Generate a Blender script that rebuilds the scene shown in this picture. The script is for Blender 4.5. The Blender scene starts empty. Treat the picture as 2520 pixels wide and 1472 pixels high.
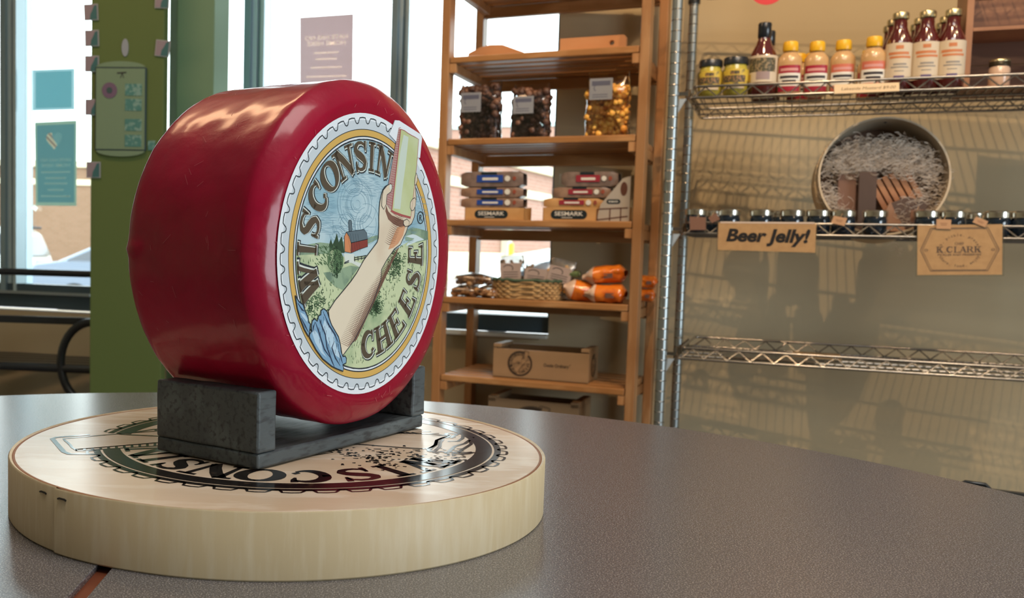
import bpy, math, random
from math import sin, cos, pi, radians as R_
from mathutils import Vector, Matrix, noise
from mathutils.geometry import tessellate_polygon
random.seed(7)
scn = bpy.context.scene
COL = scn.collection

# ------------------------------------------------------------------ camera
PW, PH = 2520, 1472
F_, CX, CY, PITCH, ROLL, CAMZ = 2382.3, 942.0, 779.3, 0.0691, 0.0258, 0.1922
CAM = Vector((0, 0, CAMZ))
FW = Vector((0, cos(PITCH), -sin(PITCH)))
U0 = Vector((0, sin(PITCH), cos(PITCH)))
R0 = Vector((1, 0, 0))
RT = R0 * cos(ROLL) + U0 * sin(ROLL)
UP = U0 * cos(ROLL) - R0 * sin(ROLL)
cd = bpy.data.cameras.new('camera')
cam = bpy.data.objects.new('camera', cd)
COL.objects.link(cam)
m = Matrix((RT, UP, -FW)).transposed().to_4x4()
m.translation = CAM
cam.matrix_world = m
cd.sensor_width = 36
cd.lens = F_ / PW * 36
cd.shift_x = (PW / 2 - CX) / PW
cd.shift_y = (CY - PH / 2) / PW
cd.clip_start = 0.02
cd.clip_end = 200
cd.dof.use_dof = True
cd.dof.focus_distance = 0.70
cd.dof.aperture_fstop = 15
scn.camera = cam

# ------------------------------------------------------------------ world, lights, exposure
scn.view_settings.view_transform = 'Standard'
scn.view_settings.look = 'None'
scn.view_settings.exposure = 0.0
scn.view_settings.gamma = 1.0
scn.view_settings.use_curve_mapping = False
w = bpy.data.worlds.new('world')
scn.world = w
w.use_nodes = True
bg = w.node_tree.nodes['Background']
bg.inputs[0].default_value = (0.90, 0.97, 1.0, 1)
bg.inputs[1].default_value = 5.0


def look(o, target):
    o.rotation_euler = (Vector(target) - o.location).to_track_quat('-Z', 'Y').to_euler()


def area(name, loc, target, sx, sy, power, color):
    l = bpy.data.lights.new(name, 'AREA')
    l.shape = 'RECTANGLE'; l.size = sx; l.size_y = sy; l.energy = power; l.color = color
    o = bpy.data.objects.new(name, l); COL.objects.link(o)
    o.location = loc; look(o, target)
    return o


def spot(name, loc, target, power, color, deg=70, rad=0.02, blend=0.5):
    l = bpy.data.lights.new(name, 'SPOT')
    l.energy = power; l.color = color; l.spot_size = R_(deg); l.spot_blend = blend; l.shadow_soft_size = rad
    o = bpy.data.objects.new(name, l); COL.objects.link(o)
    o.location = loc; look(o, target)
    return o


WARM = (1.0, 0.66, 0.36)
area('assumed_daylight_fill', (3.05, -0.60, 0.35), (0, 0.75, 0.15), 2.4, 1.3, 98, (0.80, 0.92, 1.0))  # assumed daylight, added to light the label; the right wall has no window
area('assumed_overhead_fill', (0.55, 0.25, 1.98), (0.55, 0.25, 0), 1.3, 0.7, 24, (1.0, 0.94, 0.86))  # assumed overhead fill, added to brighten table, lid and signs; no panel is built
spot('track_spot_assumed', (0.55, 1.35, 1.95), (1.15, 2.75, 0.55), 62, WARM, 78, 0.008)  # this and the next two spots are assumed, set for the rack's wall shadows
spot('track_spot_assumed', (1.05, 0.75, 1.95), (1.5, 2.5, 0.35), 50, WARM, 74, 0.008)
spot('track_spot_assumed', (1.75, 0.9, 1.95), (1.35, 2.6, 0.1), 16, WARM, 80, 0.02)
spot('track_spot_assumed', (0.75, -0.7, 1.95), (1.15, 2.2, 0.22), 18, WARM, 40, 0.06)  # added front fill spot that brightens the kraft signs
area('assumed_warm_lamp', (-1.05, 1.95, 1.98), (-1.05, 1.95, 0), 0.95, 0.32, 13, (1.0, 0.62, 0.34))  # assumed lamp out of view, added for the warm patch on the cheese top

# ------------------------------------------------------------------ helpers


def ray(px, py):
    return FW + RT * ((px - CX) / F_) + UP * ((CY - py) / F_)


def at(px, py, Y):
    d = ray(px, py)
    return CAM + d * (Y / d.y)


def hitz(px, py, z):
    d = ray(px, py)
    return CAM + d * ((z - CAMZ) / d.z)


class Frame:
    """a vertical frame: origin, yaw; local x to the right, y away, z up"""
    def __init__(s, o, phi):
        s.o = Vector(o); s.phi = phi
        s.a = Vector((cos(phi), sin(phi), 0)); s.b = Vector((-sin(phi), cos(phi), 0))

    def loc(s, px, py, ly):
        d = ray(px, py)
        n = s.b
        t = ((s.o - CAM).dot(n) + ly) / d.dot(n)
        q = CAM + d * t - s.o
        return q.dot(s.a), q.z + s.o.z

    def w(s, x, y, z):
        v = s.o + s.a * x + s.b * y
        return Vector((v.x, v.y, z))


MATS = {}


def mat(name, col, rough=0.5, metal=0.0, **k):
    """k: noise=(scale,(r,g,b),lo,hi), stretch=(x,y,z), bump=(scale,strength,dist), coat, spec, sss, trans"""
    if name in MATS: return MATS[name]
    m = bpy.data.materials.new(name); MATS[name] = m
    m.use_nodes = True
    nt = m.node_tree; N = nt.nodes; Lk = nt.links
    b = N['Principled BSDF']
    b.inputs['Base Color'].default_value = (*col, 1)
    b.inputs['Roughness'].default_value = rough
    b.inputs['Metallic'].default_value = metal
    if 'spec' in k: b.inputs['Specular IOR Level'].default_value = k['spec']
    if 'coat' in k:
        b.inputs['Coat Weight'].default_value = k['coat']; b.inputs['Coat Roughness'].default_value = k.get('coatr', 0.1)
    if 'sss' in k:
        b.inputs['Subsurface Weight'].default_value = k['sss']; b.inputs['Subsurface Radius'].default_value = k.get('sssr', (0.01, 0.002, 0.002)); b.inputs['Subsurface Scale'].default_value = 0.3
    if 'trans' in k: b.inputs['Transmission Weight'].default_value = k['trans']
    if 'noise' in k or 'bump' in k:
        tc = N.new('ShaderNodeTexCoord'); mp = N.new('ShaderNodeMapping')
        Lk.new(tc.outputs['Object'], mp.inputs[0])
        mp.inputs['Scale'].default_value = k.get('stretch', (1, 1, 1))
    prev = None
    if 'noise' in k:
        layers = k['noise'] if isinstance(k['noise'], list) else [k['noise']]
        src = None
        for (sc, c2, lo, hi) in layers:
            t = N.new('ShaderNodeTexNoise'); t.inputs['Scale'].default_value = sc; t.inputs['Detail'].default_value = 6
            Lk.new(mp.outputs[0], t.inputs['Vector'])
            r = N.new('ShaderNodeMapRange'); r.inputs[1].default_value = lo; r.inputs[2].default_value = hi
            Lk.new(t.outputs['Fac'], r.inputs[0])
            mx = N.new('ShaderNodeMix'); mx.data_type = 'RGBA'
            mx.inputs[6].default_value = (*col, 1); mx.inputs[7].default_value = (*c2, 1)
            if src: Lk.new(src, mx.inputs[6])
            Lk.new(r.outputs[0], mx.inputs[0])
            src = mx.outputs[2]
        Lk.new(src, b.inputs['Base Color'])
    if 'bump' in k:
        sc, st, di = k['bump']
        t = N.new('ShaderNodeTexNoise'); t.inputs['Scale'].default_value = sc; t.inputs['Detail'].default_value = 5
        Lk.new(mp.outputs[0], t.inputs['Vector'])
        bp = N.new('ShaderNodeBump'); bp.inputs['Strength'].default_value = st; bp.inputs['Distance'].default_value = di
        Lk.new(t.outputs['Fac'], bp.inputs['Height']); Lk.new(bp.outputs[0], b.inputs['Normal'])
    return m


def glassy(name, tint, fac, rough=0.05):
    """thin clear film or pane: mostly see-through, a little gloss"""
    if name in MATS: return MATS[name]
    m = bpy.data.materials.new(name); MATS[name] = m
    m.use_nodes = True
    nt = m.node_tree; N = nt.nodes; Lk = nt.links
    N.remove(N['Principled BSDF'])
    tr = N.new('ShaderNodeBsdfTransparent'); tr.inputs[0].default_value = (*tint, 1)
    gl = N.new('ShaderNodeBsdfGlossy'); gl.inputs['Roughness'].default_value = rough
    fr = N.new('ShaderNodeFresnel'); fr.inputs[0].default_value = 1.45
    ad = N.new('ShaderNodeMath'); ad.operation = 'MULTIPLY_ADD'; ad.inputs[1].default_value = 1.0; ad.inputs[2].default_value = fac
    Lk.new(fr.outputs[0], ad.inputs[0])
    mx = N.new('ShaderNodeMixShader')
    Lk.new(ad.outputs[0], mx.inputs[0]); Lk.new(tr.outputs[0], mx.inputs[1]); Lk.new(gl.outputs[0], mx.inputs[2])
    Lk.new(mx.outputs[0], N['Material Output'].inputs[0])
    return m


def brick_mat(name, c1, c2, mortar, sc):
    m = bpy.data.materials.new(name); m.use_nodes = True
    N = m.node_tree.nodes; Lk = m.node_tree.links; b = N['Principled BSDF']; b.inputs['Roughness'].default_value = .9
    tc = N.new('ShaderNodeTexCoord'); mp = N.new('ShaderNodeMapping'); mp.inputs['Rotation'].default_value = (pi / 2, 0, 0)
    bt = N.new('ShaderNodeTexBrick')
    bt.inputs['Color1'].default_value = (*c1, 1); bt.inputs['Color2'].default_value = (*c2, 1); bt.inputs['Mortar'].default_value = (*mortar, 1)
    bt.inputs['Scale'].default_value = sc; bt.inputs['Brick Width'].default_value = .24; bt.inputs['Row Height'].default_value = .085; bt.inputs['Mortar Size'].default_value = .008
    Lk.new(tc.outputs['Object'], mp.inputs[0]); Lk.new(mp.outputs[0], bt.inputs[0]); Lk.new(bt.outputs[0], b.inputs[0])
    return m


class MB:
    def __init__(s): s.v = []; s.f = []; s.m = []

    def add(s, vs, fs, mi=0):
        n = len(s.v)
        s.v += [tuple(q) for q in vs]
        s.f += [tuple(i + n for i in f) for f in fs]
        s.m += [mi] * len(fs)
        return s

    def box(s, x0, x1, y0, y1, z0, z1, mi=0, M=None):
        vs = [Vector((x, y, z)) for z in (z0, z1) for y in (y0, y1) for x in (x0, x1)]
        if M: vs = [M @ q for q in vs]
        return s.add(vs, [(0, 2, 3, 1), (4, 5, 7, 6), (0, 1, 5, 4), (2, 6, 7, 3), (0, 4, 6, 2), (1, 3, 7, 5)], mi)

    def tube(s, pts, r, n=8, mi=0, closed=False, cap=True):
        pts = [Vector(q) for q in pts]; k = len(pts)
        rings = []
        prevn = None
        for i, q in enumerate(pts):
            if closed: t = (pts[(i + 1) % k] - pts[i - 1])
            else: t = pts[min(i + 1, k - 1)] - pts[max(i - 1, 0)]
            t = t.normalized() if t.length > 1e-9 else Vector((0, 0, 1))
            if prevn is None:
                a = Vector((0, 0, 1)) if abs(t.z) < .9 else Vector((1, 0, 0))
                nn = t.cross(a).normalized()
            else:
                nn = (prevn - t * prevn.dot(t)); nn = nn.normalized() if nn.length > 1e-6 else t.orthogonal().normalized()
            prevn = nn; bb = t.cross(nn)
            rr = r[i] if isinstance(r, (list, tuple)) else r
            rings.append([q + (nn * cos(2 * pi * j / n) + bb * sin(2 * pi * j / n)) * rr for j in range(n)])
        vs = [q for g in rings for q in g]; fs = []
        for i in range(k if closed else k - 1):
            i2 = (i + 1) % k
            for j in range(n):
                j2 = (j + 1) % n
                fs.append((i * n + j, i * n + j2, i2 * n + j2, i2 * n + j))
        if cap and not closed:
            fs.append(tuple(range(n))[::-1]); fs.append(tuple((k - 1) * n + j for j in range(n)))
        return s.add(vs, fs, mi)

    def lathe(s, prof, n=24, mi=0, a0=0, a1=2 * pi, M=None, sx=1, sy=1):
        full = abs(a1 - a0 - 2 * pi) < 1e-6
        cols = n if full else n + 1
        vs = []
        for (r, z) in prof:
            for j in range(cols):
                a = a0 + (a1 - a0) * j / n
                q = Vector((r * cos(a) * sx, r * sin(a) * sy, z))
                vs.append(M @ q if M else q)
        fs = []
        for i in range(len(prof) - 1):
            for j in range(n):
                j2 = (j + 1) % cols if full else j + 1
                fs.append((i * cols + j, i * cols + j2, (i + 1) * cols + j2, (i + 1) * cols + j))
        return s.add(vs, fs, mi)

    def poly(s, pts2, mp, mi=0):
        """flat polygon, mp maps (x,y) to 3-D"""
        tri = tessellate_polygon([[Vector((x, y, 0)) for x, y in pts2]])
        return s.add([mp(x, y) for x, y in pts2], [tuple(t) for t in tri], mi)

    def prism(s, pts2, y0, y1, mi=0, M=None, axis='y'):
        n = len(pts2)
        def P(x, z, y):
            q = Vector((x, y, z)) if axis == 'y' else Vector((x, z, y))
            return M @ q if M else q
        vs = [P(x, z, y0) for x, z in pts2] + [P(x, z, y1) for x, z in pts2]
        tri = tessellate_polygon([[Vector((x, z, 0)) for x, z in pts2]])
        fs = [tuple(t) for t in tri] + [tuple(i + n for i in t)[::-1] for t in tri]
        fs += [(i, (i + 1) % n, (i + 1) % n + n, i + n) for i in range(n)]
        return s.add(vs, fs, mi)

    def blob(s, c, r, mi=0, sq=(1, 1, 1), M=None):
        t = (1 + 5 ** .5) / 2
        base = [(-1, t, 0), (1, t, 0), (-1, -t, 0), (1, -t, 0), (0, -1, t), (0, 1, t), (0, -1, -t), (0, 1, -t), (t, 0, -1), (t, 0, 1), (-t, 0, -1), (-t, 0, 1)]
        fs = [(0, 11, 5), (0, 5, 1), (0, 1, 7), (0, 7, 10), (0, 10, 11), (1, 5, 9), (5, 11, 4), (11, 10, 2), (10, 7, 6), (7, 1, 8), (3, 9, 4), (3, 4, 2), (3, 2, 6), (3, 6, 8), (3, 8, 9), (4, 9, 5), (2, 4, 11), (6, 2, 10), (8, 6, 7), (9, 8, 1)]
        vs = [Vector(c) + Vector((q[0] * sq[0], q[1] * sq[1], q[2] * sq[2])) * (r / 1.9) for q in base]
        if M: vs = [M @ q for q in vs]
        return s.add(vs, fs, mi)

    def build(s, name, mats, parent=None, loc=None, smooth=None, bevel=0, rot=None):
        me = bpy.data.meshes.new(name)
        me.from_pydata(s.v, [], s.f)
        if not isinstance(mats, (list, tuple)): mats = [mats]
        for q in mats: me.materials.append(q)
        me.polygons.foreach_set('material_index', s.m)
        import bmesh
        bm = bmesh.new(); bm.from_mesh(me)
        if not getattr(s, 'flat', False): bmesh.ops.recalc_face_normals(bm, faces=bm.faces)
        bm.to_mesh(me); bm.free()
        if smooth is not None:
            me.polygons.foreach_set('use_smooth', [True] * len(me.polygons))
            me.set_sharp_from_angle(angle=R_(smooth))
        me.update()
        o = bpy.data.objects.new(name, me); COL.objects.link(o)
        if parent: o.parent = parent
        if loc is not None: o.location = loc
        if rot is not None: o.rotation_euler = rot
        if bevel:
            bv = o.modifiers.new('bevel', 'BEVEL'); bv.width = bevel; bv.segments = 2; bv.limit_method = 'ANGLE'; bv.angle_limit = R_(40)
        return o


def tag(o, label=None, cat=None, group=None, kind=None):
    if label: o['label'] = label
    if cat: o['category'] = cat
    if group: o['group'] = group
    if kind: o['kind'] = kind
    return o


def empty(name, loc, rz=0, label=None, cat=None, group=None, kind=None):
    o = bpy.data.objects.new(name, None); COL.objects.link(o)
    o.location = loc; o.rotation_euler = (0, 0, rz); o.empty_display_size = .05
    return tag(o, label, cat, group, kind)


def copy_tree(o, loc, rz=None, label=None, group=None, sc=None):
    r = o.copy(); COL.objects.link(r); r.location = loc
    if rz is not None: r.rotation_euler = (r.rotation_euler[0], r.rotation_euler[1], rz)
    if sc: r.scale = sc
    if label: r['label'] = label
    if group: r['group'] = group
    for ch in list(o.children):
        c = ch.copy(); COL.objects.link(c); c.parent = r
        for g in list(ch.children):
            d = g.copy(); COL.objects.link(d); d.parent = c
    return r


_txt = {}


def text_geo(s, size=1.0, shear=0.0, offset=0.0, align='CENTER', spacing=1.0):
    key = (s, shear, offset, align, spacing)
    if key not in _txt:
        cu = bpy.data.curves.new('t', 'FONT'); cu.body = s; cu.size = 1; cu.shear = shear; cu.offset = offset
        cu.align_x = align; cu.space_character = spacing; cu.resolution_u = 4; cu.fill_mode = 'FRONT'
        o = bpy.data.objects.new('t', cu); COL.objects.link(o)
        dg = bpy.context.evaluated_depsgraph_get()
        me = o.evaluated_get(dg).to_mesh()
        _txt[key] = ([(q.co.x, q.co.y) for q in me.vertices], [tuple(f.vertices) for f in me.polygons])
        o.evaluated_get(dg).to_mesh_clear()
        bpy.data.objects.remove(o); bpy.data.curves.remove(cu)
    vs, fs = _txt[key]
    return [(x * size, y * size) for x, y in vs], fs


def put_text(mb, s, mp, mi, size, width=None, **k):
    vs, fs = text_geo(s, size, **k)
    if not vs: return
    if width:
        x0 = min(q[0] for q in vs); x1 = max(q[0] for q in vs); sc = width / (x1 - x0); c = (x0 + x1) / 2
        vs = [((x - c) * sc, y) for x, y in vs]
    mb.add([mp(x, y) for x, y in vs], fs, mi)


def stroke(mb, pts, w, mp, mi, sub=1):
    """ribbon along pts (2-D) with width w (number or list)"""
    P = [Vector((q[0], q[1])) for q in pts]
    W = list(w) if isinstance(w, (list, tuple)) else [w] * len(P)
    if sub > 1:
        P2 = []; W2 = []
        for i in range(len(P) - 1):
            for k in range(sub):
                t = k / sub; P2.append(P[i].lerp(P[i + 1], t)); W2.append(W[i] * (1 - t) + W[i + 1] * t)
        P2.append(P[-1]); W2.append(W[-1]); P, W = P2, W2
    n = len(P); vs = []
    for i in range(n):
        t = P[min(i + 1, n - 1)] - P[max(i - 1, 0)]
        t = t.normalized() if t.length > 1e-9 else Vector((1, 0))
        nn = Vector((-t.y, t.x)) * (W[i] / 2)
        a = P[i] + nn; b = P[i] - nn
        vs += [mp(a.x, a.y), mp(b.x, b.y)]
    mb.add(vs, [(2 * i, 2 * i + 1, 2 * i + 3, 2 * i + 2) for i in range(n - 1)], mi)


def arc(cx, cy, rx, ry, a0, a1, n=10):
    return [(cx + rx * cos(R_(a0 + (a1 - a0) * i / n)), cy + ry * sin(R_(a0 + (a1 - a0) * i / n))) for i in range(n + 1)]


# serifed letters as thick and thin strokes in a 1 x 1 box
T_, H_ = .24, .09
def serif(x, y, w=.34, h=.07): return ([(x - w / 2, y), (x + w / 2, y)], h)
GL = {
 'I': [([(.5, .02), (.5, .98)], T_), serif(.5, .035, .5), serif(.5, .965, .5)],
 'W': [([(.16, .98), (.34, .02)], .2), ([(.34, .03), (.5, .72)], .08), ([(.46, .98), (.66, .02)], .2), ([(.66, .03), (.88, .98)], .08), serif(.15, .965, .34), serif(.48, .965, .26), serif(.88, .965, .26)],
 'N': [([(.17, .02), (.17, .96)], .09), ([(.17, .97), (.83, .03)], .22), ([(.83, .02), (.83, .98)], .09), serif(.17, .03, .36), serif(.13, .965, .3), serif(.83, .965, .36)],
 'C': [(arc(.54, .5, .38, .44, 52, 308, 16), [.05, .08, .12, .16, .2, .22, .24, .24, .24, .24, .24, .22, .2, .16, .12, .08, .05]), ([(.78, .98), (.80, .8), (.78, .64)], [.12, .09, .02]), ([(.80, .22), (.74, .3)], [.16, .12]), ([(.06, .5), (.2, .5)], [.02, .12])],
 'O': [(arc(.5, .5, .38, .45, 90, 450, 24), [.08, .1, .14, .19, .23, .25, .25, .25, .23, .19, .14, .1, .08, .1, .14, .19, .23, .25, .25, .25, .23, .19, .14, .1, .08])],
 'S': [([(.82, .72), (.76, .88), (.6, .95), (.42, .95), (.26, .86), (.22, .72), (.32, .6), (.5, .51), (.68, .41), (.8, .28), (.74, .12), (.58, .05), (.4, .05), (.24, .12), (.17, .28)],
        [.06, .08, .09, .1, .15, .2, .24, .26, .24, .2, .15, .1, .09, .08, .06]), ([(.82, 1.0), (.82, .85), (.82, .68)], [.1, .08, .02]), ([(.17, .0), (.17, .15), (.2, .34)], [.1, .08, .05])],
 'H': [([(.22, .02), (.22, .98)], .2), ([(.78, .02), (.78, .98)], .2), ([(.22, .5), (.78, .5)], .09), serif(.22, .03, .42), serif(.22, .97, .42), serif(.78, .03, .42), serif(.78, .97, .42)],
 'E': [([(.26, .02), (.26, .98)], .22), ([(.1, .03), (.84, .03)], .08), ([(.1, .97), (.82, .97)], .08), ([(.26, .5), (.6, .5)], .08), ([(.84, .0), (.84, .26)], [.12, .03]), ([(.82, 1.0), (.82, .76)], [.12, .03]), ([(.6, .38), (.6, .62)], .08)],
 'K': [([(.24, .02), (.24, .98)], .2), ([(.3, .42), (.82, .96)], .08), ([(.42, .58), (.84, .04)], .19), serif(.24, .03, .42), serif(.24, .97, .42), serif(.82, .97, .34), serif(.84, .03, .34)],
 'L': [([(.3, .02), (.3, .98)], .2), ([(.12, .03), (.86, .03)], .08), ([(.86, .0), (.86, .3)], [.12, .04]), serif(.3, .97, .42)],
 'A': [([(.5, .98), (.16, .03)], .08), ([(.5, .98), (.82, .03)], .2), ([(.28, .34), (.7, .34)], .08), serif(.16, .03, .34), serif(.83, .03, .36)],
 'R': [([(.24, .02), (.24, .98)], .2), (arc(.5, .73, .26, .23, 90, -90, 8), [.08, .1, .14, .18, .2, .18, .14, .1, .08]), ([(.24, .96), (.5, .96)], .08), ([(.24, .5), (.5, .5)], .08), ([(.54, .5), (.86, .04)], .18), serif(.24, .03, .42), serif(.2, .97, .36), serif(.88, .03, .26)],
 '.': [([(.42, .08), (.58, .08)], .16)],
}


def glyph(mb, ch, mp, mi, grow=0.0, dx=0.0, dy=0.0):
    for pts, w_ in GL[ch]:
        W = [q + grow for q in w_] if isinstance(w_, list) else w_ + grow
        p = [(x + dx, y + dy) for x, y in pts]
        if grow:
            a = Vector(p[0]); b = Vector(p[1]); d = (a - b).normalized() * grow * .5; p[0] = tuple(a + d)
            a = Vector(p[-1]); b = Vector(p[-2]); d = (a - b).normalized() * grow * .5; p[-1] = tuple(a + d)
        stroke(mb, p, W, mp, mi, sub=3)

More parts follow.
